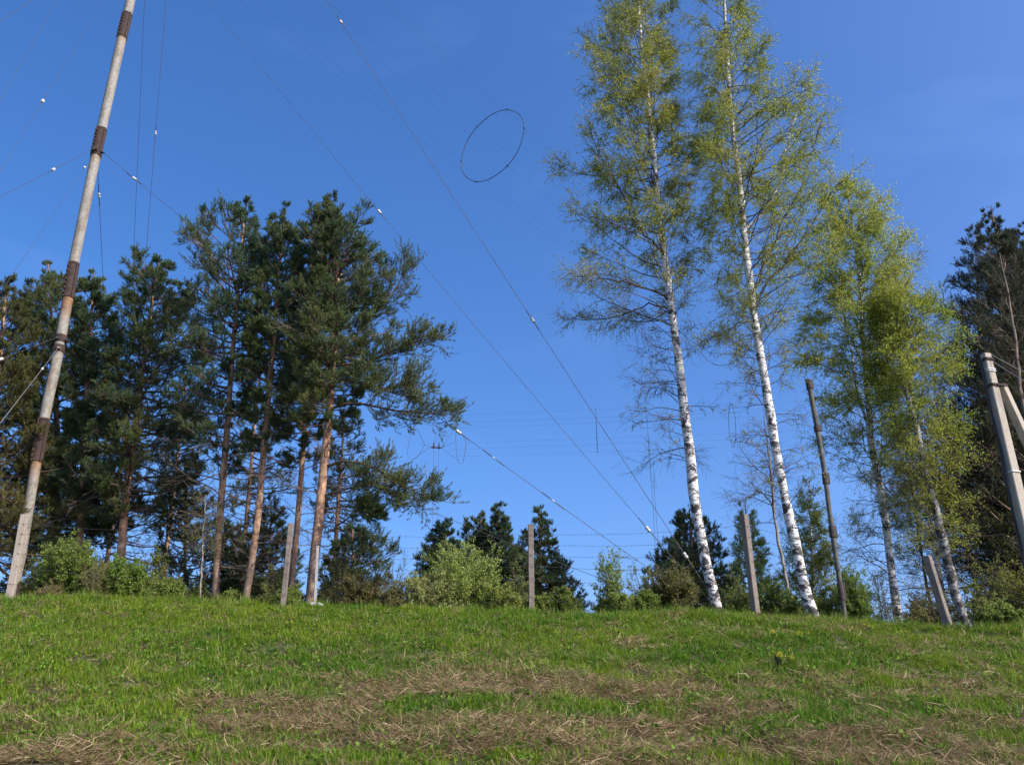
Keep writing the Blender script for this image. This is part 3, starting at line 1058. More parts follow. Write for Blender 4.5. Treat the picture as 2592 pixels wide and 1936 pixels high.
birch("tall birch with thin upper crown and forked white limb, right of the two big birches", 25.0,
      [(2062, 1568, 30), (2035, 1480, 27), (2010, 1370, 27), (1985, 1250, 25), (1962, 1130, 24), (1943, 1010, 23), (1925, 900, 21), (1909, 800, 19), (1896, 700, 18), (1885, 600, 17),
       (1876, 500, 15), (1863, 400, 13), (1851, 300, 12), (1842, 180, 10), (1835, 60, 8), (1830, -80, 5), (1826, -200, 2)],
      [(-190, 1815, 1840), (-60, 1775, 1900), (0, 1752, 1905), (100, 1748, 1935), (180, 1760, 1950), (240, 1765, 2010), (300, 1765, 2080), (400, 1768, 2110), (500, 1775, 2125), (600, 1780, 2120), (700, 1795, 2095), (800, 1795, 2060), (900, 1800, 2040), (980, 1830, 2030)],
      n_limb=104, el=(.3, 1.1), seed=63, leafn=8, sec=9, ter=9, bare=(1300, 900, 1.7, .35), nbare=24, fade=(1000, 650, .35), ca=(.25, .34, .05), cb=(.48, .47, .09),
      xlimbs=[([(1886, 580, 10), (1925, 550, 9), (1960, 500, 8), (1983, 430, 7), (2000, 340, 5), (2035, 220, 2)], .5, 1),
              ([(1907, 760, 8), (1955, 700, 7), (2010, 640, 6), (2065, 555, 4), (2130, 455, 2)], -.7),
              ([(1905, 745, 6), (1960, 610, 5), (2030, 480, 4), (2075, 320, 2)], .3),
              ([(1915, 820, 5), (1870, 812, 4), (1830, 845, 3), (1770, 870, 2)], -.5)])
birch("slimmer birch with full yellow-green crown right of the dark steel pole", 27.5,
      [(2277, 1592, 21), (2258, 1450, 19), (2245, 1350, 18), (2225, 1220, 17), (2206, 1130, 16), (2196, 1000, 13), (2187, 900, 11), (2180, 800, 9), (2172, 680, 7), (2156, 560, 5), (2142, 455, 2)],
      [(445, 2130, 2160), (490, 2095, 2205), (560, 2080, 2245), (640, 2065, 2290), (750, 2052, 2300), (850, 2045, 2315), (1000, 2060, 2325), (1100, 2085, 2315), (1200, 2120, 2300), (1300, 2135, 2290), (1400, 2180, 2290)],
      n_limb=88, el=(.25, 1.1), seed=65, leafn=10, sec=9, ter=10, lsize=.048, bare=(1560, 1150, 1.9, .4), nbare=30, fade=(1450, 900, .35), ca=(.30, .40, .05), cb=(.54, .54, .09),
      xlimbs=[([(2205, 1130, 11), (2180, 1040, 10), (2162, 950, 8), (2140, 800, 6), (2115, 640, 3)], 1.0, 1)])
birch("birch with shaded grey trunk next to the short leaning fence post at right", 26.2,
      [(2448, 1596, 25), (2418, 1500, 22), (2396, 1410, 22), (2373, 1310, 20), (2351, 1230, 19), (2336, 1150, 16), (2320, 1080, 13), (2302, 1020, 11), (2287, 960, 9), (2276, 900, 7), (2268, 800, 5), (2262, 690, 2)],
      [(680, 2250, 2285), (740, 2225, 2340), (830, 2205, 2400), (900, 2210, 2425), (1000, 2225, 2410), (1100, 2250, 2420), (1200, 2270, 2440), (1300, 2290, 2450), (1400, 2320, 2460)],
      n_limb=84, el=(.25, 1.0), seed=67, leafn=7, sec=9, ter=9, bare=(1560, 1150, 2.1, .3), nbare=34, fade=(1450, 950, .5), mat=M_birchshaded, ca=(.28, .38, .045), cb=(.52, .52, .08))
birch("yellow-green birch top between the two right birches", 31.0,
      [(2400, 1596, 14), (2360, 1350, 12), (2320, 1100, 10), (2300, 900, 6), (2290, 640, 2)],
      [(620, 2280, 2300), (680, 2250, 2340), (760, 2220, 2350), (860, 2220, 2400), (960, 2230, 2430), (1100, 2240, 2430), (1300, 2260, 2440)],
      n_limb=30, el=(.25, .9), seed=69, leafn=4, sec=7, ter=7, ca=(.25, .32, .04), cb=(.46, .42, .07), lsize=.05)
birch("young birch with conical crown behind the dark steel pole", 30.0,
      [(2062, 1580, 9), (2056, 1400, 7), (2048, 1215, 2)],
      [(1210, 2043, 2054), (1260, 2018, 2076), (1330, 1998, 2100), (1420, 1985, 2135), (1500, 1975, 2165), (1580, 1975, 2185)],
      n_limb=64, el=(.2, .9), seed=71, leafn=7, sec=7, ter=6, lsize=.05, ca=(.22, .31, .04), cb=(.42, .42, .07), terL=.35, name="young_birch")
birch("nearly leafless young alder between the right fence post and the right big birch", 26.8,
      [(2012, 1560, 9), (1987, 1450, 8), (1972, 1380, 8), (1959, 1300, 7), (1952, 1200, 6), (1945, 1130, 4), (1932, 1050, 2)],
      [(1040, 1915, 1950), (1110, 1870, 1955), (1200, 1845, 1985), (1280, 1845, 1995), (1340, 1870, 1995)],
      n_limb=22, el=(.3, .8), seed=73, leafn=1, sec=6, ter=4, lsize=.035, hang=-.06, ca=(.2, .14, .08), cb=(.2, .2, .08), name="alder_tree", cat="alder tree", mat=M_greytwig, sides=8,
      xlimbs=[([(1958, 1300, 5), (1942, 1262, 4), (1917, 1240, 3), (1890, 1268, 2), (1852, 1262, 1)], -.6)])
birch("bare whitish tree with upright twigs in front of the dark right edge pines", 27.5,
      [(2715, 1590, 15), (2640, 1300, 14), (2598, 1080, 12), (2582, 980, 10), (2570, 860, 8), (2552, 740, 5), (2530, 640, 2)],
      [(630, 2500, 2560), (740, 2465, 2600), (850, 2460, 2640), (950, 2480, 2660)],
      n_limb=14, el=(.7, 1.1), seed=75, leafn=0, sec=4, ter=3, hang=.02, name="bare_tree", cat="bare tree", mat=M_browntwig, twig=M_browntwig, sides=8)
for lab, pth, sd in [
        ("thin leafless tree right of the shaded birch trunk", [(2505, 1596, 9), (2462, 1450, 8), (2435, 1300, 7), (2412, 1150, 5), (2395, 1020, 2)], 77),
        ("thin dark leaning tree left of the short fence post", [(2372, 1596, 8), (2345, 1480, 7), (2322, 1330, 6), (2300, 1180, 4), (2285, 1080, 2)], 78),
        ("thin leafless tree deep in the thicket at the lower right edge", [(2560, 1596, 9), (2520, 1450, 8), (2488, 1300, 6), (2470, 1150, 2)], 79)]:
    vt = pth[-1][1]
    ut = pth[-1][0]
    birch(lab, 31.0 + (sd - 77), pth, [(vt - 10, ut - 10, ut + 10), (vt + 120, ut - 45, ut + 70), (vt + 300, ut - 40, ut + 130), (1500, pth[1][0] - 70, pth[1][0] + 70)],
          n_limb=34, el=(.3, .9), seed=sd, leafn=2, sec=7, ter=6, hang=-.05, ca=(.09, .12, .03), cb=(.14, .12, .04), name="thin_tree", cat="thin tree", mat=M_deadtwig, twig=M_deadtwig, sides=7)
birch("little white-stemmed birch between the pine trunks", 25.2, [(505, 1530, 5), (510, 1440, 5), (514, 1370, 4), (520, 1260, 2)],
      [(1250, 510, 530), (1330, 480, 545), (1420, 470, 550)], n_limb=16, el=(.3, .8), seed=81, leafn=2, sec=5, ter=4, name="young_birch", mat=M_greytwig, sides=6)

# --- shrubs along the crest
G1, G2 = (.10, .17, .03), (.21, .24, .05)
shrub("bright yellow-green bush right of the mast foot", 190, 1350, 85, 24.6, 101, 48, G1, G2, 8)
shrub("bright green bush second to the right of the mast, beside dry stems", 320, 1405, 70, 24.6, 102, 44, G1, (.18, .24, .045), 9)
shrub("low pale green bush left of the bare pine trunks", 420, 1455, 75, 24.4, 103, 34, (.12, .17, .04), G2, 6)
shrub("clump of dry brown stems between the two bright bushes", 258, 1410, 50, 24.2, 104, 26, (.16, .16, .06), (.2, .22, .05), 3, .03, name="dry_stems", cat="dry stems", twigmat=M_browntwig)
shrub("olive bush hugging the foot of the mast", 105, 1462, 50, 24.6, 105, 24, (.08, .11, .03), (.18, .16, .04), 6)
shrub("rounded cream-flowering willow in front of the middle pines", 1172, 1375, 92, 25.6, 106, 60, (.14, .22, .035), (.28, .33, .07), 8, .04, name="willow_bush", cat="willow bush", catkin=.6, splay=.8)
shrub("lower cream-tipped willow spreading left of the rounded one", 1085, 1440, 90, 24.8, 107, 46, (.14, .18, .05), (.28, .29, .10), 7, .04, name="willow_bush", cat="willow bush", catkin=.5, splay=.8)
shrub("small yellow-green willow between the rounded willow and the middle post", 1268, 1478, 65, 24.6, 108, 34, (.13, .18, .03), (.25, .26, .06), 7, .04, name="willow_bush", cat="willow bush", catkin=.15)
shrub("brown-green scrub at the right foot of the orange pine", 905, 1455, 80, 24.6, 109, 44, (.07, .09, .025), (.16, .12, .05), 6)
shrub("sparse twiggy bush in the gap left of the willows", 1005, 1462, 40, 24.6, 110, 18, (.12, .13, .05), (.2, .2, .06), 2)
shrub("low green scrub just right of the middle fence post", 1420, 1488, 70, 24.6, 111, 40, (.07, .11, .025), (.16, .18, .04), 7)
shrub("tall see-through sapling clump in the gap right of the middle post", 1530, 1392, 60, 24.6, 112, 15, (.12, .19, .04), (.22, .27, .07), 4, .05, name="sapling_clump", cat="saplings", twigs=7)
shrub("low scrub under the tall sapling clump", 1560, 1500, 75, 24.4, 113, 34, (.10, .15, .03), (.2, .22, .05), 6)
shrub("brownish bush at the left foot of the left big birch", 1700, 1425, 75, 25.0, 114, 48, (.07, .09, .025), (.17, .15, .045), 5)
shrub("green undergrowth between the right fence post and the right big birch", 1965, 1470, 60, 25.8, 115, 36, (.08, .13, .025), (.17, .2, .04), 8)
shrub("bright green bush right of the dark steel pole foot", 2150, 1440, 38, 26.8, 116, 30, (.10, .18, .03), (.2, .26, .05), 9)
shrub("olive undergrowth between the two big birch trunks", 1880, 1490, 50, 25.8, 117, 30, (.07, .11, .025), (.15, .17, .04), 7)
shrub("small bright bush at the foot of the slim pine trunk by the fence post", 735, 1480, 38, 24.2, 118, 20, (.11, .17, .03), G2, 7)
shrub("small green bush between the two left bare pine trunks", 590, 1492, 45, 24.4, 119, 22, (.10, .15, .03), (.19, .21, .045), 6)
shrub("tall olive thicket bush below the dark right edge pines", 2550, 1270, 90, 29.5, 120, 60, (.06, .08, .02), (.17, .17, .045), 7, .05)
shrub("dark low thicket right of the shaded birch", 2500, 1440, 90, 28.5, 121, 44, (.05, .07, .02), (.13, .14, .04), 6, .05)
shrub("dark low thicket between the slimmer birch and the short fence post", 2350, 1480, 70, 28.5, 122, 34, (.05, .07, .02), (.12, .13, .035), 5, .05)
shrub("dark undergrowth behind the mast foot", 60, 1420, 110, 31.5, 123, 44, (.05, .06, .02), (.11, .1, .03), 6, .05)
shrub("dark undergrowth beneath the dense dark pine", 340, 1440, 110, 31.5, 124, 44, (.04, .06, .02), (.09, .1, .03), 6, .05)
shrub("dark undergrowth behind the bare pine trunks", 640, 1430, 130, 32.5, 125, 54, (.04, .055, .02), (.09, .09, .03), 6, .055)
shrub("brown twiggy bush tangled between mast and first bright bush", 130, 1470, 45, 24.0, 126, 26, (.14, .11, .05), (.19, .18, .05), 2, twigmat=M_greytwig)

for k, (lab, u_, vt_, hw_, Y_, st_, tone) in enumerate([
        ("low green brush right of the mast under the pointed pine", 230, 1470, 60, 25.2, 28, 1), ("low green brush below the dense dark pine", 380, 1455, 60, 25.4, 28, 1),
        ("olive brush behind the slender pine trunk", 500, 1470, 60, 26.6, 28, 0), ("olive brush behind the fence post beside the slim pine", 670, 1455, 60, 27.0, 30, 0),
        ("dark green brush at the orange pine foot", 820, 1480, 50, 26.4, 28, 0), ("brownish brush between the orange pine and the willows", 985, 1500, 60, 24.6, 30, 2),
        ("green brush below the cone shaped middle pine", 1365, 1500, 50, 24.5, 26, 1), ("green brush left of the left big birch", 1625, 1490, 50, 24.6, 26, 1),
        ("green brush at the foot of the young conical birch", 2075, 1490, 60, 27.5, 30, 1), ("leafy brush right of the slimmer birch foot", 2310, 1530, 50, 26.0, 22, 2),
        ("green brush at the crest below the concrete pole", 2520, 1520, 70, 25.0, 34, 1), ("yellow-green brush deep in the right thicket", 2575, 1400, 80, 27.0, 34, 3)]):
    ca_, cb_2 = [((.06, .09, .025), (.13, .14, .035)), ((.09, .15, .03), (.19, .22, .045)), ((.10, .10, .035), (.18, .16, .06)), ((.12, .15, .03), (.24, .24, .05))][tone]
    shrub(lab, u_, vt_, hw_, Y_, 140 + k, st_, ca_, cb_2, 6)

for k, (lab, u_, vt_, hw_, Y_, st_, lf_) in enumerate([
        ("wispy saplings right of the two bright bushes", 395, 1395, 50, 25.4, 9, 5), ("wispy twiggy saplings between the orange pine and the low scrub", 850, 1400, 40, 25.6, 8, 3),
        ("leafless twiggy stems in the gap left of the willows", 1000, 1395, 26, 25.0, 9, 1), ("wispy saplings just left of the middle fence post", 1300, 1420, 40, 25.4, 8, 4),
        ("small see-through saplings left of the dark spreading pine", 1625, 1425, 40, 25.4, 8, 4), ("wispy saplings left of the right fence post", 1850, 1420, 35, 26.5, 8, 4),
        ("dry twiggy stems between the slimmer birch and the young birch", 2215, 1450, 35, 26.8, 9, 2), ("wispy saplings at the crest near the right edge", 2480, 1470, 60, 25.4, 10, 5),
        ("tall wispy saplings beside the mast foot", 120, 1385, 45, 25.2, 9, 4), ("wispy saplings behind the first fence post from the pines", 690, 1420, 40, 26.0, 8, 4)]):
    shrub(lab, u_, vt_, hw_, Y_, 170 + k, st_, (.11, .15, .035), (.20, .22, .05), lf_, name="sapling_clump", cat="saplings", twigs=7, splay=.35, tall=1.1)

# ------------------------------------------------------------------ boxes and lathes
def bar(acc, a, b, w0, w1, d0=None, d1=None, rot=0.0):
    """square bar from a to b, widths w0/w1; rot = rotation about its axis"""
    a, b = np.asarray(a, float), np.asarray(b, float)
    d0 = w0 if d0 is None else d0
    d1 = w1 if d1 is None else d1
    T = nrm((b - a)[None])[0]
    ref = np.array([math.cos(rot), math.sin(rot), 0]) if abs(T[2]) > .5 else np.array([0, 0, 1.])
    X = nrm((ref - T * ref.dot(T))[None])[0]
    Yv = np.cross(T, X)
    V = []
    for p, ww, dd in ((a, w0, d0), (b, w1, d1)):
        c = min(ww, dd) * .08
        for sx, sy in ((-1, -1), (1, -1), (1, 1), (-1, 1)):
            V.append(p + X * sx * (ww / 2 - c) + Yv * sy * dd / 2)
            V.append(p + X * sx * ww / 2 + Yv * sy * (dd / 2 - c))
    V = np.array(V)
    o = [0, 2, 3, 5, 4, 6, 7, 1]
    o = [0, 2, 3, 5, 4, 6, 7, 1]
    V = np.vstack([V[:8][o], V[8:][o]])
    i = np.arange(8)
    j = (i + 1) % 8
    acc.add(V, np.stack([i, j, j + 8, i + 8], 1))
    acc.f.append(np.array([[7, 6, 5, 4, 3, 2, 1, 0]]) + acc.n - 16)
    acc.f.append(np.array([[8, 9, 10, 11, 12, 13, 14, 15]]) + acc.n - 16)


def lathe(acc, a, b, prof, sides=14):
    a, b = np.asarray(a, float), np.asarray(b, float)
    P = np.array([a + (b - a) * t for t, _ in prof])
    R = np.array([q for _, q in prof])
    v, f = tubes(P[None], R[None], sides)
    acc.add(v, f)


def fix_axis(T):
    return T


# ------------------------------------------------------------------ mast with guys
MY = 28.0
mast_px = [(38, 1478, 33), (54, 1400, 33), (78, 1252, 33), (100, 1120, 33.5), (124, 1000, 34), (136, 950, 34), (155, 850, 34), (190, 650, 33), (223, 487, 32), (243, 392, 31.5), (264, 297, 31), (306, 106, 30), (331, 0, 29.5),
           (371, -177, 28), (462, -560, 26), (480, -640, 25)]
MT = px_path([(a_, b_, c_ * .74) for a_, b_, c_ in mast_px], MY)


def mast_at(v):
    vs = np.array([q[1] for q in mast_px], float)[::-1]
    return np.array([np.interp(v, vs, MT[::-1, i]) for i in range(4)])


gz = float(H(MT[0, 0], MY))
mroot = thing("radio_mast", "tall pale steel mast with rusty splice sleeves at the left edge", "mast", (MT[0, 0] - .05, MY, gz))
MB = np.array(mroot.location)
a = Acc()
Tm = resample(MT, 60)
Tm = resample(MT, 240)
v_, f_ = tubes(Tm[None, :, :3], Tm[None, :, 3], 24)
_zz = v_[:, 2]
_rs = np.zeros(len(v_))
for vb, st_ in ((1170, 1.0), (893, .5), (757, 1.3), (396, .8), (98, .9), (-170, .8)):
    zb = mast_at(vb)[2]
    _rs = np.maximum(_rs, st_ * np.exp(-np.clip(zb - _zz, 0, 50) / 1.1) * (_zz <= zb + .3))
a.add(v_, f_, np.stack([_rs, _rs, _rs], 1))
link_mesh("shaft", a, M_mast, mroot, MB, True)
a = Acc()
b0 = np.array([MT[0, 0] - .03, MY, gz - .3])
lathe(a, b0, MT[0, :3] + np.array([0, 0, .02]), [(0, .26), (.6, .24), (.62, .20), (1, .19), (1.001, .02)], 20)
link_mesh("rusty_base", a, M_rust, mroot, MB)
for v0, v1 in ((1170, 1062), (757, 668), (396, 328), (98, 38), (-170, -230), (-560, -620)):
    p0, p1 = mast_at(v0), mast_at(v1)
    r0 = max(p0[3], p1[3])
    a = Acc()
    lathe(a, p0[:3], p1[:3], [(0, r0 * .9), (0.001, r0 * 1.14), (.04, r0 * 1.14), (.05, r0 * 1.06), (.95, r0 * 1.06), (.96, r0 * 1.12), (1, r0 * 1.12), (1.001, r0 * .9)], 20)
    for an in (-2.05, -.55, 1.1, 2.6):           # flange plates running down the sleeve
        off = np.array([math.cos(an), math.sin(an), 0]) * r0 * 1.1
        bar(a, p0[:3] + off, p1[:3] + off, .03, .03, .08, .08, rot=an + math.pi / 2)
    sl = link_mesh("splice_sleeve", a, M_rust, mroot, MB)
    for an in (-1.85,):
        for k in range(7):
            a = Acc()
            q = p0[:3] + (p1[:3] - p0[:3]) * ((k + .7) / 8)
            n_ = np.array([math.cos(an), math.sin(an), 0])
            lathe(a, q + n_ * r0 * 1.1, q + n_ * (r0 * 1.1 + .085), [(0, .022), (.55, .022), (.56, .034), (1, .034), (1.001, .003)], 6)
            link_mesh("bolt", a, M_rust, sl, MB)
for v0, v1 in ((868, 850), (893, 876)):
    p0, p1 = mast_at(v0), mast_at(v1)
    a = Acc()
    lathe(a, p0[:3], p1[:3], [(0, p0[3] * .9), (.001, p0[3] * 1.14), (1, p0[3] * 1.14), (1.001, p0[3] * .9)], 20)
    link_mesh("clamp_ring", a, M_rust, mroot, MB)
RA = np.array(at(1850, 1578, 25.5))
RA[2] = H(RA[0], RA[1])
RA[2] = max(RA[2], at(1850, 1578, 25.5)[2] - .05) if RA[2] < at(1850, 1578, 25.5)[2] else RA[2]
LA = np.array([-15.9, 9.0, float(H(-15.9, 9.0))])
NA = np.array([-4.9, 4.9, 0.0])
BA = np.array(at(306, 1530, 45))
BA[2] = float(H(BA[0], BA[1]))
BA_img_fix = at(303, 1500, 45)


def u_of(p):
    q = p - np.array([0, 0, EYE])
    dep = q[1] * CP + q[2] * SP
    return 1296 + F * q[0] / dep, 968 - F * (-q[1] * SP + q[2] * CP) / dep


def insulator(acc, c, T, L=.22, R=.07):
    lathe(acc, c - T * L / 2, c + T * L / 2, [(-.02, R * .3), (0, R * .8), (.1, R), (.4, R), (.46, R * .72), (.54, R * .72), (.6, R), (.9, R), (1, R * .8), (1.02, R * .3)], 12)


def guy(label, v0, side, end, ins=(), sag=.25, rad=.009, isz=1.0, mat=None, byv=False, small=()):
    m = mast_at(v0)
    d = nrm((end - m[:3])[None])[0]
    hd = nrm(np.array([[d[0], d[1], 0]]))[0]
    p0 = m[:3] + hd * m[3] * 1.15
    K = 60
    t = np.linspace(0, 1, K)
    P = p0 + (end - p0) * t[:, None]
    P[:, 2] -= sag * 4 * t * (1 - t)
    root = thing("guy_wire", label, "guy wire", p0, "guy wires of the mast")
    uv = np.array([u_of(p) for p in P])
    cuts = []
    key = uv[:, 1] if byv else uv[:, 0]
    ax = 1 if byv else 0
    for q in list(ins) + list(small):
        s = np.argsort(key)
        cuts.append(float(np.interp(q, key[s], t[s])))
    a = Acc()
    v, f = tubes(P[None], np.full((1, K), rad), 5)
    a.add(v, f)
    # shackle at the mast
    bar(a, m[:3] + hd * m[3] * .9, p0 + d * .18, .07, .04, .16, .06)
    for c in cuts:      # twisted wire ends either side of each insulator
        for sg in (-1, 1):
            c0 = p0 + (end - p0) * c
            c0[2] -= sag * 4 * c * (1 - c)
            v, f = tubes(np.array([[c0 + d * sg * .10, c0 + d * sg * .45]]), np.full((1, 2), rad * 1.9), 5)
            a.add(v, f)
    link_mesh("wire", a, mat or M_wire, root, p0)
    for i, c in enumerate(cuts):
        k = isz if i < len(ins) else isz * .45
        c0 = p0 + (end - p0) * c
        c0[2] -= sag * 4 * c * (1 - c)
        a = Acc()
        insulator(a, c0, d, .19 * k, .052 * k)
        link_mesh("insulator", a, M_ceramic, root, p0, True)
    return root


guy("thickest guy wire, crossing the open sky from the top edge to the left big birch", -560, 1, RA, (863, 1348, 1735), .2, .010)
guy("guy wire from the top edge with insulator beside the orange pine's top", -177, 1, RA, (960, 1640), .35, .0075)
guy("guy wire from the second mast sleeve running right and emerging from behind the pines", 384, 1, RA, (340, 1161), .45, .009, small=(1250, 1400))
guy("lowest flat guy wire running right behind the pines from the mast clamp ring", 860, 1, RA, (278,), .5, .008)
guy("guy wire crossing the top left corner", -177, -1, LA, (), .2, .008)
guy("guy wire from the second sleeve to the left picture edge with insulator", 384, -1, LA, (135,), .2, .008)
guy("guy wire from the clamp ring ending in an insulator at the left picture edge", 860, -1, LA, (2,), .2, .008)
guy("faint foreground guy wire in the upper left sky without insulator", -560, -1, NA, (), .1, .0028)
guy("faint foreground guy wire in the upper left sky with lone white insulator", -177, -1, NA, (108,), .1, .003, isz=.62)
guy("foreground guy wire with insulator touching the mast under the second sleeve", 384, -1, NA, (214,), .1, .004, isz=.8)
guy("pale foreground guy wire with insulator descending left from the clamp rings", 885, -1, NA, (107,), .1, .006, isz=.7, mat=M_wirelt)
guy("near vertical guy wire with insulator, right one of the pair beside the mast", -560, 1, BA_img_fix, (337,), .1, .012, byv=True)
guy("near vertical guy wire without insulator, left one of the pair beside the mast", -177, 1, BA_img_fix, (), .1, .010, byv=True)
guy("short near vertical guy wire with insulator dropping from the second sleeve", 392, 1, BA_img_fix, (495,), .1, .010, byv=True)
guy("hidden guy wire with white insulator among the dark pine boughs right of the mast", 860, 1, BA_img_fix, (972,), .1, .009, byv=True)

# ------------------------------------------------------------------ barbed wire fence
FY = 23.3
posts = [((23, 1522), (63, 1303), 19, M_postpink, .15, 23.3), ((715, 1545), (737, 1325), 14, M_post, .12, 23.3), ((1346, 1562), (1343, 1328), 15, M_post, .05, 23.3),
         ((1914, 1560), (1883, 1303), 19, M_post, .65, 22.9), ((2405, 1600), (2346, 1408), 21, M_post, .75, 23.3)]
p0 = at(1346, 1562, FY)
froot = thing("barbed_wire_fence", "barbed wire fence on leaning concrete posts along the crest", "fence", (p0[0], p0[1], float(H(p0[0], p0[1]))))
FB = np.array(froot.location)
tops = []
for (b, tpx, wp, mt, rot, fy) in posts:
    B_, T_ = at(*b, fy), at(*tpx, fy)
    g = float(H(B_[0], B_[1]))
    d = (T_ - B_) / (T_[2] - B_[2])
    B2 = B_ + d * (g - .3 - B_[2])
    wd = wp * pxs(1440, fy) * .92
    a = Acc()
    n = 9
    for k in range(n):      # short lifts with slightly worn edges
        q0, q1 = B2 + (T_ - B2) * k / n, B2 + (T_ - B2) * (k + 1) / n
        s0, s1 = (1 + .03 * math.sin(k * 5.1 + b[0])), (1 + .03 * math.sin((k + 1) * 5.1 + b[0]))
        bar(a, q0, q1, wd * s0, wd * s1, wd * .9 * s0, wd * .9 * s1, rot=rot)
    link_mesh("post", a, mt, froot, FB)
    tops.append((B2, T_))
rows = [(1352, 1349), (1372, 1371), (1394, 1393), (1413, 1414), (1438, 1440), (1474, 1478)]
r = np.random.default_rng(77)
for k in range(6):
    fr = (.90, .80, .70, .60, .48, .30)[k]
    P = [b + (t - b) * fr for b, t in tops]
    ext0 = P[0] + (P[0] - P[1])
    ext1 = P[-1] + (P[-1] - P[-2])
    P = [ext0] + P + [ext1]
    pts = []
    for i in range(len(P) - 1):
        tt = np.linspace(0, 1, 31)[:-1]
        q = P[i] + (P[i + 1] - P[i]) * tt[:, None]
        q[:, 2] -= 4 * tt * (1 - tt) * (.10 + .03 * k)
        pts.append(q)
    q = np.vstack(pts + [P[-1][None]])
    q[:, 1] -= .09
    q += r.normal(size=q.shape) * .006
    a = Acc()
    v, f = tubes(q[None], np.full((1, len(q)), .0032), 4)
    a.add(v, f)
    nb_ = int(np.linalg.norm(np.diff(q, axis=0), axis=1).sum() / .16)
    bp, bt = sample(q[None], np.zeros(nb_, int), np.arange(nb_) / nb_)
    for j in range(2):
        dd = perp(bt, 0, r) * .026
        v, f = tubes(np.stack([bp - dd, bp + dd], 1), np.full((nb_, 2), .003), 3)
        a.add(v, f)
    link_mesh("barbed_wire", a, M_wire, froot, FB)

# ------------------------------------------------------------------ dark steel pole, concrete pole, stake
p0 = px_path([(2142, 1582, 12), (2127, 1480, 12), (2112, 1380, 12.5), (2098, 1280, 12), (2088, 1200, 12), (2068, 1080, 13), (2046, 962, 12)], 26.4)
g = float(H(p0[0, 0], p0[0, 1]))
rt = thing("steel_pole", "slim dark jointed steel pole standing right of the right big birch", "pole", (p0[0, 0], p0[0, 1], g))
RB = np.array(rt.location)
a = Acc()
Tp = resample(np.vstack([[p0[0, 0] + .05, p0[0, 1], g - .3, p0[0, 3]], p0]), 30)
v, f = tubes(Tp[None, :, :3], Tp[None, :, 3], 14)
a.add(v, f)
link_mesh("shaft", a, M_darkpole, rt, RB, True)


def pole_at(v):
    vs = np.array([1582, 1480, 1380, 1280, 1200, 1080, 962.])[::-1]
    return np.array([np.interp(v, vs, p0[::-1, i]) for i in range(4)])


for v0, v1 in ((1518, 1475), (1360, 1332), (1225, 1198), (1092, 1078), (985, 960)):
    q0, q1 = pole_at(v0), pole_at(v1)
    rr = q0[3] * 1.35
    a = Acc()
    lathe(a, q0[:3], q1[:3], [(0, rr * .7), (.001, rr), (1, rr), (1.001, rr * .5)], 12)
    bar(a, q0[:3] + np.array([rr * .9, -.03, 0]), q1[:3] + np.array([rr * .9, -.03, 0]), .06, .06)
    link_mesh("joint_sleeve", a, M_darkjoint, rt, RB)

PY = 20.5
c0, c1 = at(2655, 1590, PY), at(2494, 897, PY)
g = float(H(c0[0], PY))
d = (c1 - c0) / (c1[2] - c0[2])
cb_ = c0 + d * (g - .4 - c0[2])
rt = thing("concrete_pole", "square pale concrete pole with slanting brace at the right edge", "utility pole", (cb_[0], cb_[1], g))
RB = np.array(rt.location)
wd0, wd1 = 32 * pxs(1500, PY), 23 * pxs(900, PY)
ROT = .25
a = Acc()
bar(a, cb_, c1, wd0, wd1 * .86, wd0 * .85, wd1 * .8, rot=ROT)
link_mesh("shaft", a, M_polec, rt, RB)


def cp(v):
    t = (at(0, v, PY)[2] - cb_[2]) / (c1[2] - cb_[2])
    return cb_ + (c1 - cb_) * t


a = Acc()
s0 = cp(975) + np.array([.30, .10, .02])
s1 = at(2815, 1590, PY + 1.6)
bar(a, s1, s0, .26, .19, .24, .18, rot=.5)
link_mesh("brace", a, M_polec, rt, RB)
for vv in (912, 977):
    a = Acc()
    q = cp(vv)
    bar(a, q - np.array([0, 0, .03]), q + np.array([0, 0, .03]), wd1 * 1.12, wd1 * 1.12, wd1 * 1.08, wd1 * 1.08, rot=ROT)
    link_mesh("iron_band", a, M_rust, rt, RB)
a = Acc()
bar(a, cp(978) + np.array([.05, -.12, 0]), s0 + np.array([.02, -.10, -.02]), .05, .05)
bar(a, s0 - np.array([0, 0, .03]), s0 + np.array([0, 0, .03]), .21, .21, rot=.5)
link_mesh("iron_tie", a, M_rust, rt, RB)
for vv in (937, 942, 1196):
    a = Acc()
    q = cp(vv)
    w_ = wd1 * (1.04 if vv < 1000 else 1.16)
    bar(a, q - np.array([0, 0, .012]), q + np.array([0, 0, .012]), w_, w_, w_ * .96, w_ * .96, rot=ROT)
    link_mesh("white_strap", a, M_white, rt, RB)
a = Acc()
for k, (ox, oy, rr) in enumerate(((-.135, -.03, .010), (-.15, .0, .014), (-.165, .03, .020))):
    vs = np.linspace(905, 1590, 16)
    q = np.array([cp(v_) + np.array([ox - .02 - .05 * np.clip((v_ - 1080) / 250, 0, 1), oy - .02, 0]) for v_ in vs])
    q[:, 0] += .012 * np.sin(np.arange(16) * 1.3 + k)
    v, f = tubes(q[None], np.full((1, 16), rr), 8)
    a.add(v, f)
link_mesh("black_cable", a, M_black, rt, RB, True)
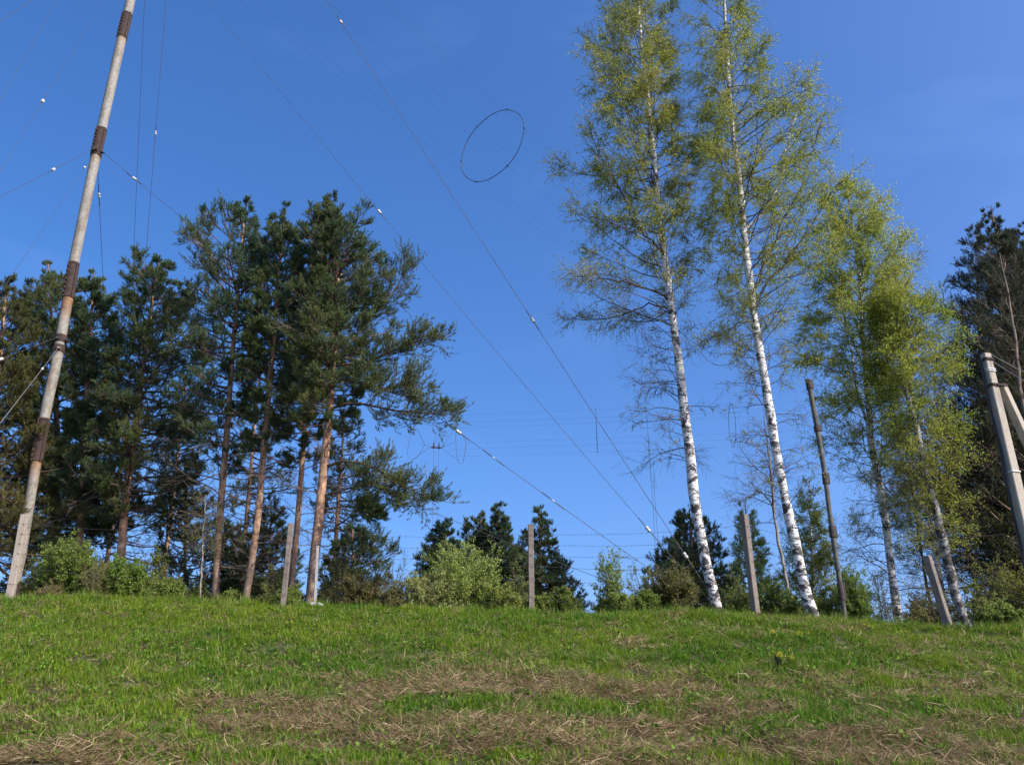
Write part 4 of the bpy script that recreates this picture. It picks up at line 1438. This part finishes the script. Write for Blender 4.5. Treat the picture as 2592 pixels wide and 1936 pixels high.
for k, (v0, e, lab) in enumerate(((905, (2900, 1010), "upper white rope running right from the concrete pole top"),
                                  (922, (2900, 1060), "lower pale rope running right from the concrete pole below its top"))):
    q0 = cp(v0) + np.array([.1, -.1, .04])
    q1 = at(*e, PY - 3)
    t = np.linspace(0, 1, 24)[:, None]
    q = q0 + (q1 - q0) * t
    q[:, 2] -= (.35 * 4 * t * (1 - t))[:, 0]
    a = Acc()
    v, f = tubes(q[None], np.full((1, 24), .009), 5)
    a.add(v, f)
    o = link_mesh("rope", a, M_wirelt, None, q0)
    o['label'] = lab
    o['category'] = "rope"

q0, q1 = at(797, 1550, 23.0), at(804, 1383, 23.0)
g = float(H(q0[0], 23.0))
a = Acc()
bar(a, [q0[0], 23.0, g - .2], q1, .07, .07, .05, .05, rot=.3)
bar(a, q1 - np.array([0, 0, .02]), q1 + np.array([0, 0, .012]), .085, .085, .065, .065, rot=.3)
o = link_mesh("metal_stake", a, M_grey, None, (q0[0], 23.0, g))
o['label'] = "thin grey metal stake in front of the orange pine trunk"
o['category'] = "stake"
c = at(800, 1551, 22.2)
g = float(H(c[0], 22.2)) + .12
a = Acc()
bar(a, [c[0] - .17, 22.2, g + .03], [c[0] + .05, 22.17, g + .01], .09, .10, .018, .018)
bar(a, [c[0] + .04, 22.17, g + .012], [c[0] + .17, 22.21, g - .005], .10, .05, .018, .018)
o = link_mesh("litter_scrap", a, M_white, None, (c[0], 22.2, g))
o['label'] = "white scrap of litter lying in the grass below the metal stake"
o['category'] = "litter"

# ------------------------------------------------------------------ cage antennas
def ring_pts(c, ax, rad, n=48):
    ax = nrm(np.asarray(ax, float)[None])[0]
    u_ = nrm(np.cross(ax, [0, 0, 1.])[None])[0]
    v_ = np.cross(u_, ax)
    t = np.arange(n + 1) * 2 * np.pi / n
    return c + rad * (np.cos(t)[:, None] * u_ + np.sin(t)[:, None] * v_)


def cage(label, A, B, e0, e1, rad, rings, wr, rr, hexs=(), nw=6):
    A, B = np.asarray(A), np.asarray(B)
    ax = nrm((B - A)[None])[0]
    L = np.linalg.norm(B - A)
    rt = thing("cage_antenna", label, "antenna", A, "cage antennas")
    S = A - ax * e0
    E = B + ax * e1
    t = np.linspace(0, 1, 40)
    for k in range(nw):
        off = ring_pts(A, ax, rad, nw)[k] - A
        P = S + (E - S) * t[:, None] + off
        a = Acc()
        v, f = tubes(P[None], np.full((1, 40), wr), 4)
        a.add(v, f)
        link_mesh("wire", a, M_wire, rt, A)
    for c in rings:
        a = Acc()
        q = ring_pts(c, ax, rad, 64)
        w_ = 1 + .006 * np.sin(np.arange(65) * 6 * 2 * np.pi / 64) + .006 * np.sin(np.arange(65) * 2 * 2 * np.pi / 64 + 1)
        q = c + (q - c) * w_[:, None]
        v, f = tubes(q[None], np.full((1, 65), rr), 6)
        a.add(v, f)
        for k in range(6):
            e = c + (ring_pts(c, ax, rad, 6)[k] - c) * 1.012
            v, f = tubes(np.array([[e - ax * .06, e + ax * .06]]), np.full((1, 2), rr * 1.1), 5)
            a.add(v, f)
        link_mesh("hoop", a, M_wire, rt, A, True)
    return rt


A1, B1 = at(1245, 369, 28.0), at(1842, 893, 45.0)
B1[2] = A1[2]
cage("large cage antenna with a round hoop hanging in the open sky", A1, B1, 30, 25, 1.62, [A1, B1], .0021, .015)
A2, B2 = at(1510, 1090, 66.5), at(1850, 1048, 65.4)
B2[2] = A2[2]
ax = nrm((B2 - A2)[None])[0]
L0 = at(1165, 1118, 70.0)
L0[2] = A2[2]
cage("distant cage antenna low over the middle pines with edge-on hoops", A2, B2, float(np.linalg.norm(A2 - L0)), 14, 1.75, [A2, B2], .004, .02)
rt = thing("antenna_feed", "distant antenna junction with two cross insulators and hexagonal wire frames", "antenna", at(1105, 1130, 71))
RB = np.array(rt.location)
J = [at(1098, 1132, 71), at(1111, 1133, 71)]
for q in J:
    a = Acc()
    lathe(a, q - np.array([.32, 0, 0]), q + np.array([.32, 0, 0]), [(0, .03), (.2, .05), (.5, .09), (.8, .05), (1, .03)], 8)
    lathe(a, q - np.array([0, 0, .1]), q + np.array([0, 0, .5]), [(0, .08), (.3, .08), (1, .03)], 8)
    link_mesh("insulator", a, M_rust, rt, RB)
for poly in ([(1156, 1078), (1153, 1105), (1155, 1135), (1158, 1160), (1163, 1172), (1172, 1171), (1176, 1150), (1180, 1118), (1168, 1095), (1157, 1078)],
             [(1040, 1100), (1034, 1125), (1031, 1150), (1040, 1166), (1055, 1158), (1068, 1140), (1075, 1124), (1062, 1098), (1050, 1078), (1040, 1100)],
             [(1106, 1077), (1110, 1090), (1112, 1101)]):
    P = np.array([at(u, v, 70.5) for u, v in poly])
    a = Acc()
    v, f = tubes(P[None], np.full((1, len(P)), .02), 5)
    a.add(v, f)
    link_mesh("wire_frame", a, M_wire, rt, RB)
segs = [((1117, 1133), (1156, 1080)), ((1117, 1134), (1160, 1165)), ((1117, 1132), (1150, 1120)), ((1088, 1133), (1040, 1166)), ((1088, 1131), (1062, 1122)), ((1108, 1120), (1110, 1101)), ((1100, 1120), (1106, 1080)),
        ((1098, 1136), (1092, 1560)), ((1111, 1136), (1104, 1560)), ((1106, 1078), (1155, 1072)), ((1106, 1078), (1050, 1070))]
for (s, e) in segs:
    a = Acc()
    v, f = tubes(np.array([[at(*s, 70.8), at(*e, 70.8)]]), np.full((1, 2), .011), 4)
    a.add(v, f)
    link_mesh("wire", a, M_wire, rt, RB)
rt = thing("feeder_line", "twin vertical feeder wires hanging left of the left big birch", "feeder line", at(1650, 1060, 60))
RB = np.array(rt.location)
for pth in ([(1636, 1040), (1646, 1200), (1652, 1260), (1660, 1420), (1664, 1560)], [(1642, 1100), (1648, 1205), (1656, 1240), (1668, 1400), (1674, 1560)]):
    P = np.array([at(u, v, 60) for u, v in pth])
    a = Acc()
    v, f = tubes(P[None], np.full((1, len(P)), .012), 4)
    a.add(v, f)
    link_mesh("wire", a, M_wire, rt, RB)

# ------------------------------------------------------------------ flowers on the bank
def flower_clump(label, u, v, seed, n=7, big=False, hgt=.22):
    # find where the bank meets this sight line
    d = ray(u, v)
    ys = np.linspace(9, 25, 800)
    P = d[None] * (ys / d[1])[:, None] + np.array([0, 0, EYE])
    k = np.argmax(P[:, 2] <= H(P[:, 0], P[:, 1]))
    b = P[k]
    b[2] = float(H(b[0], b[1]))
    r = np.random.default_rng(seed)
    rt = thing("flowering_plant", label, "flowering plant", b, "yellow flowers on the bank")
    az = r.random(n) * 6.283
    D = np.stack([np.cos(az) * .35, np.sin(az) * .35, np.ones(n)], 1)
    p = b + np.stack([np.cos(az), np.sin(az), 0 * az], 1) * .03
    S = grow(p, D, hgt * (.7 + .5 * r.random(n)), 5, 0, .08, r)
    a = Acc()
    vv, ff = tubes(S, np.full((n, 5), .003), 4)
    a.add(vv, ff, (.07, .14, .03))
    I = np.repeat(np.arange(n), 6)
    q, _ = sample(S, I, r.random(len(I)) * .8)
    leaves(a, q, .06, mixcol(len(q), (.05, .12, .02), (.12, .2, .03), .1, r), r)
    link_mesh("stems", a, M_leaf, rt, b)
    a = Acc()
    q = np.repeat(S[:, -1], 9, axis=0) + r.normal(size=(n * 9, 3)) * .012
    leaves(a, q, .017, mixcol(len(q), (.75, .62, .03), (.85, .75, .06), .08, r), r, asp=1.0, droop=0)
    link_mesh("blossom", a, M_leaf, rt, b)
    if big:
        a = Acc()
        c = b + np.array([-.10, .0, .02])
        t = np.linspace(0, 1, 9)
        wv = np.sin(t * np.pi) ** .8 * .045 + .003
        L = np.stack([c[0] - wv - .02 * t, np.full(9, c[1]) + .02 * t, c[2] + .22 * t], 1)
        Rr = np.stack([c[0] + wv - .02 * t, np.full(9, c[1]) + .05 * t, c[2] + .22 * t], 1)
        V = np.concatenate([L, Rr])
        i = np.arange(8)
        a.add(V, np.stack([i, i + 9, i + 10, i + 1], 1), (.018, .045, .02))
        link_mesh("dark_leaf", a, M_leaf, rt, b)


flower_clump("large yellow flower clump with a broad dark leaf on the right part of the bank", 1987, 1690, 201, 12, True, .26)
flower_clump("yellow flowers uphill left of the broad dark leaf clump", 1968, 1625, 202, 7)
flower_clump("yellow flowers uphill right of the broad dark leaf clump, below the dark steel pole", 2033, 1630, 203, 7)
flower_clump("small yellow flower by the brown patch below the slimmer birch", 2288, 1608, 204, 3, hgt=.12)
flower_clump("small yellow flowers at the bank top left of the slimmer birch foot", 2202, 1598, 205, 5, hgt=.14)
flower_clump("tiny yellow flowers in the grass left of the big birch slope below the litter scrap", 727, 1588, 206, 4, hgt=.12)
flower_clump("lone low yellow flower near the lower right corner", 2566, 1842, 207, 3, hgt=.09)
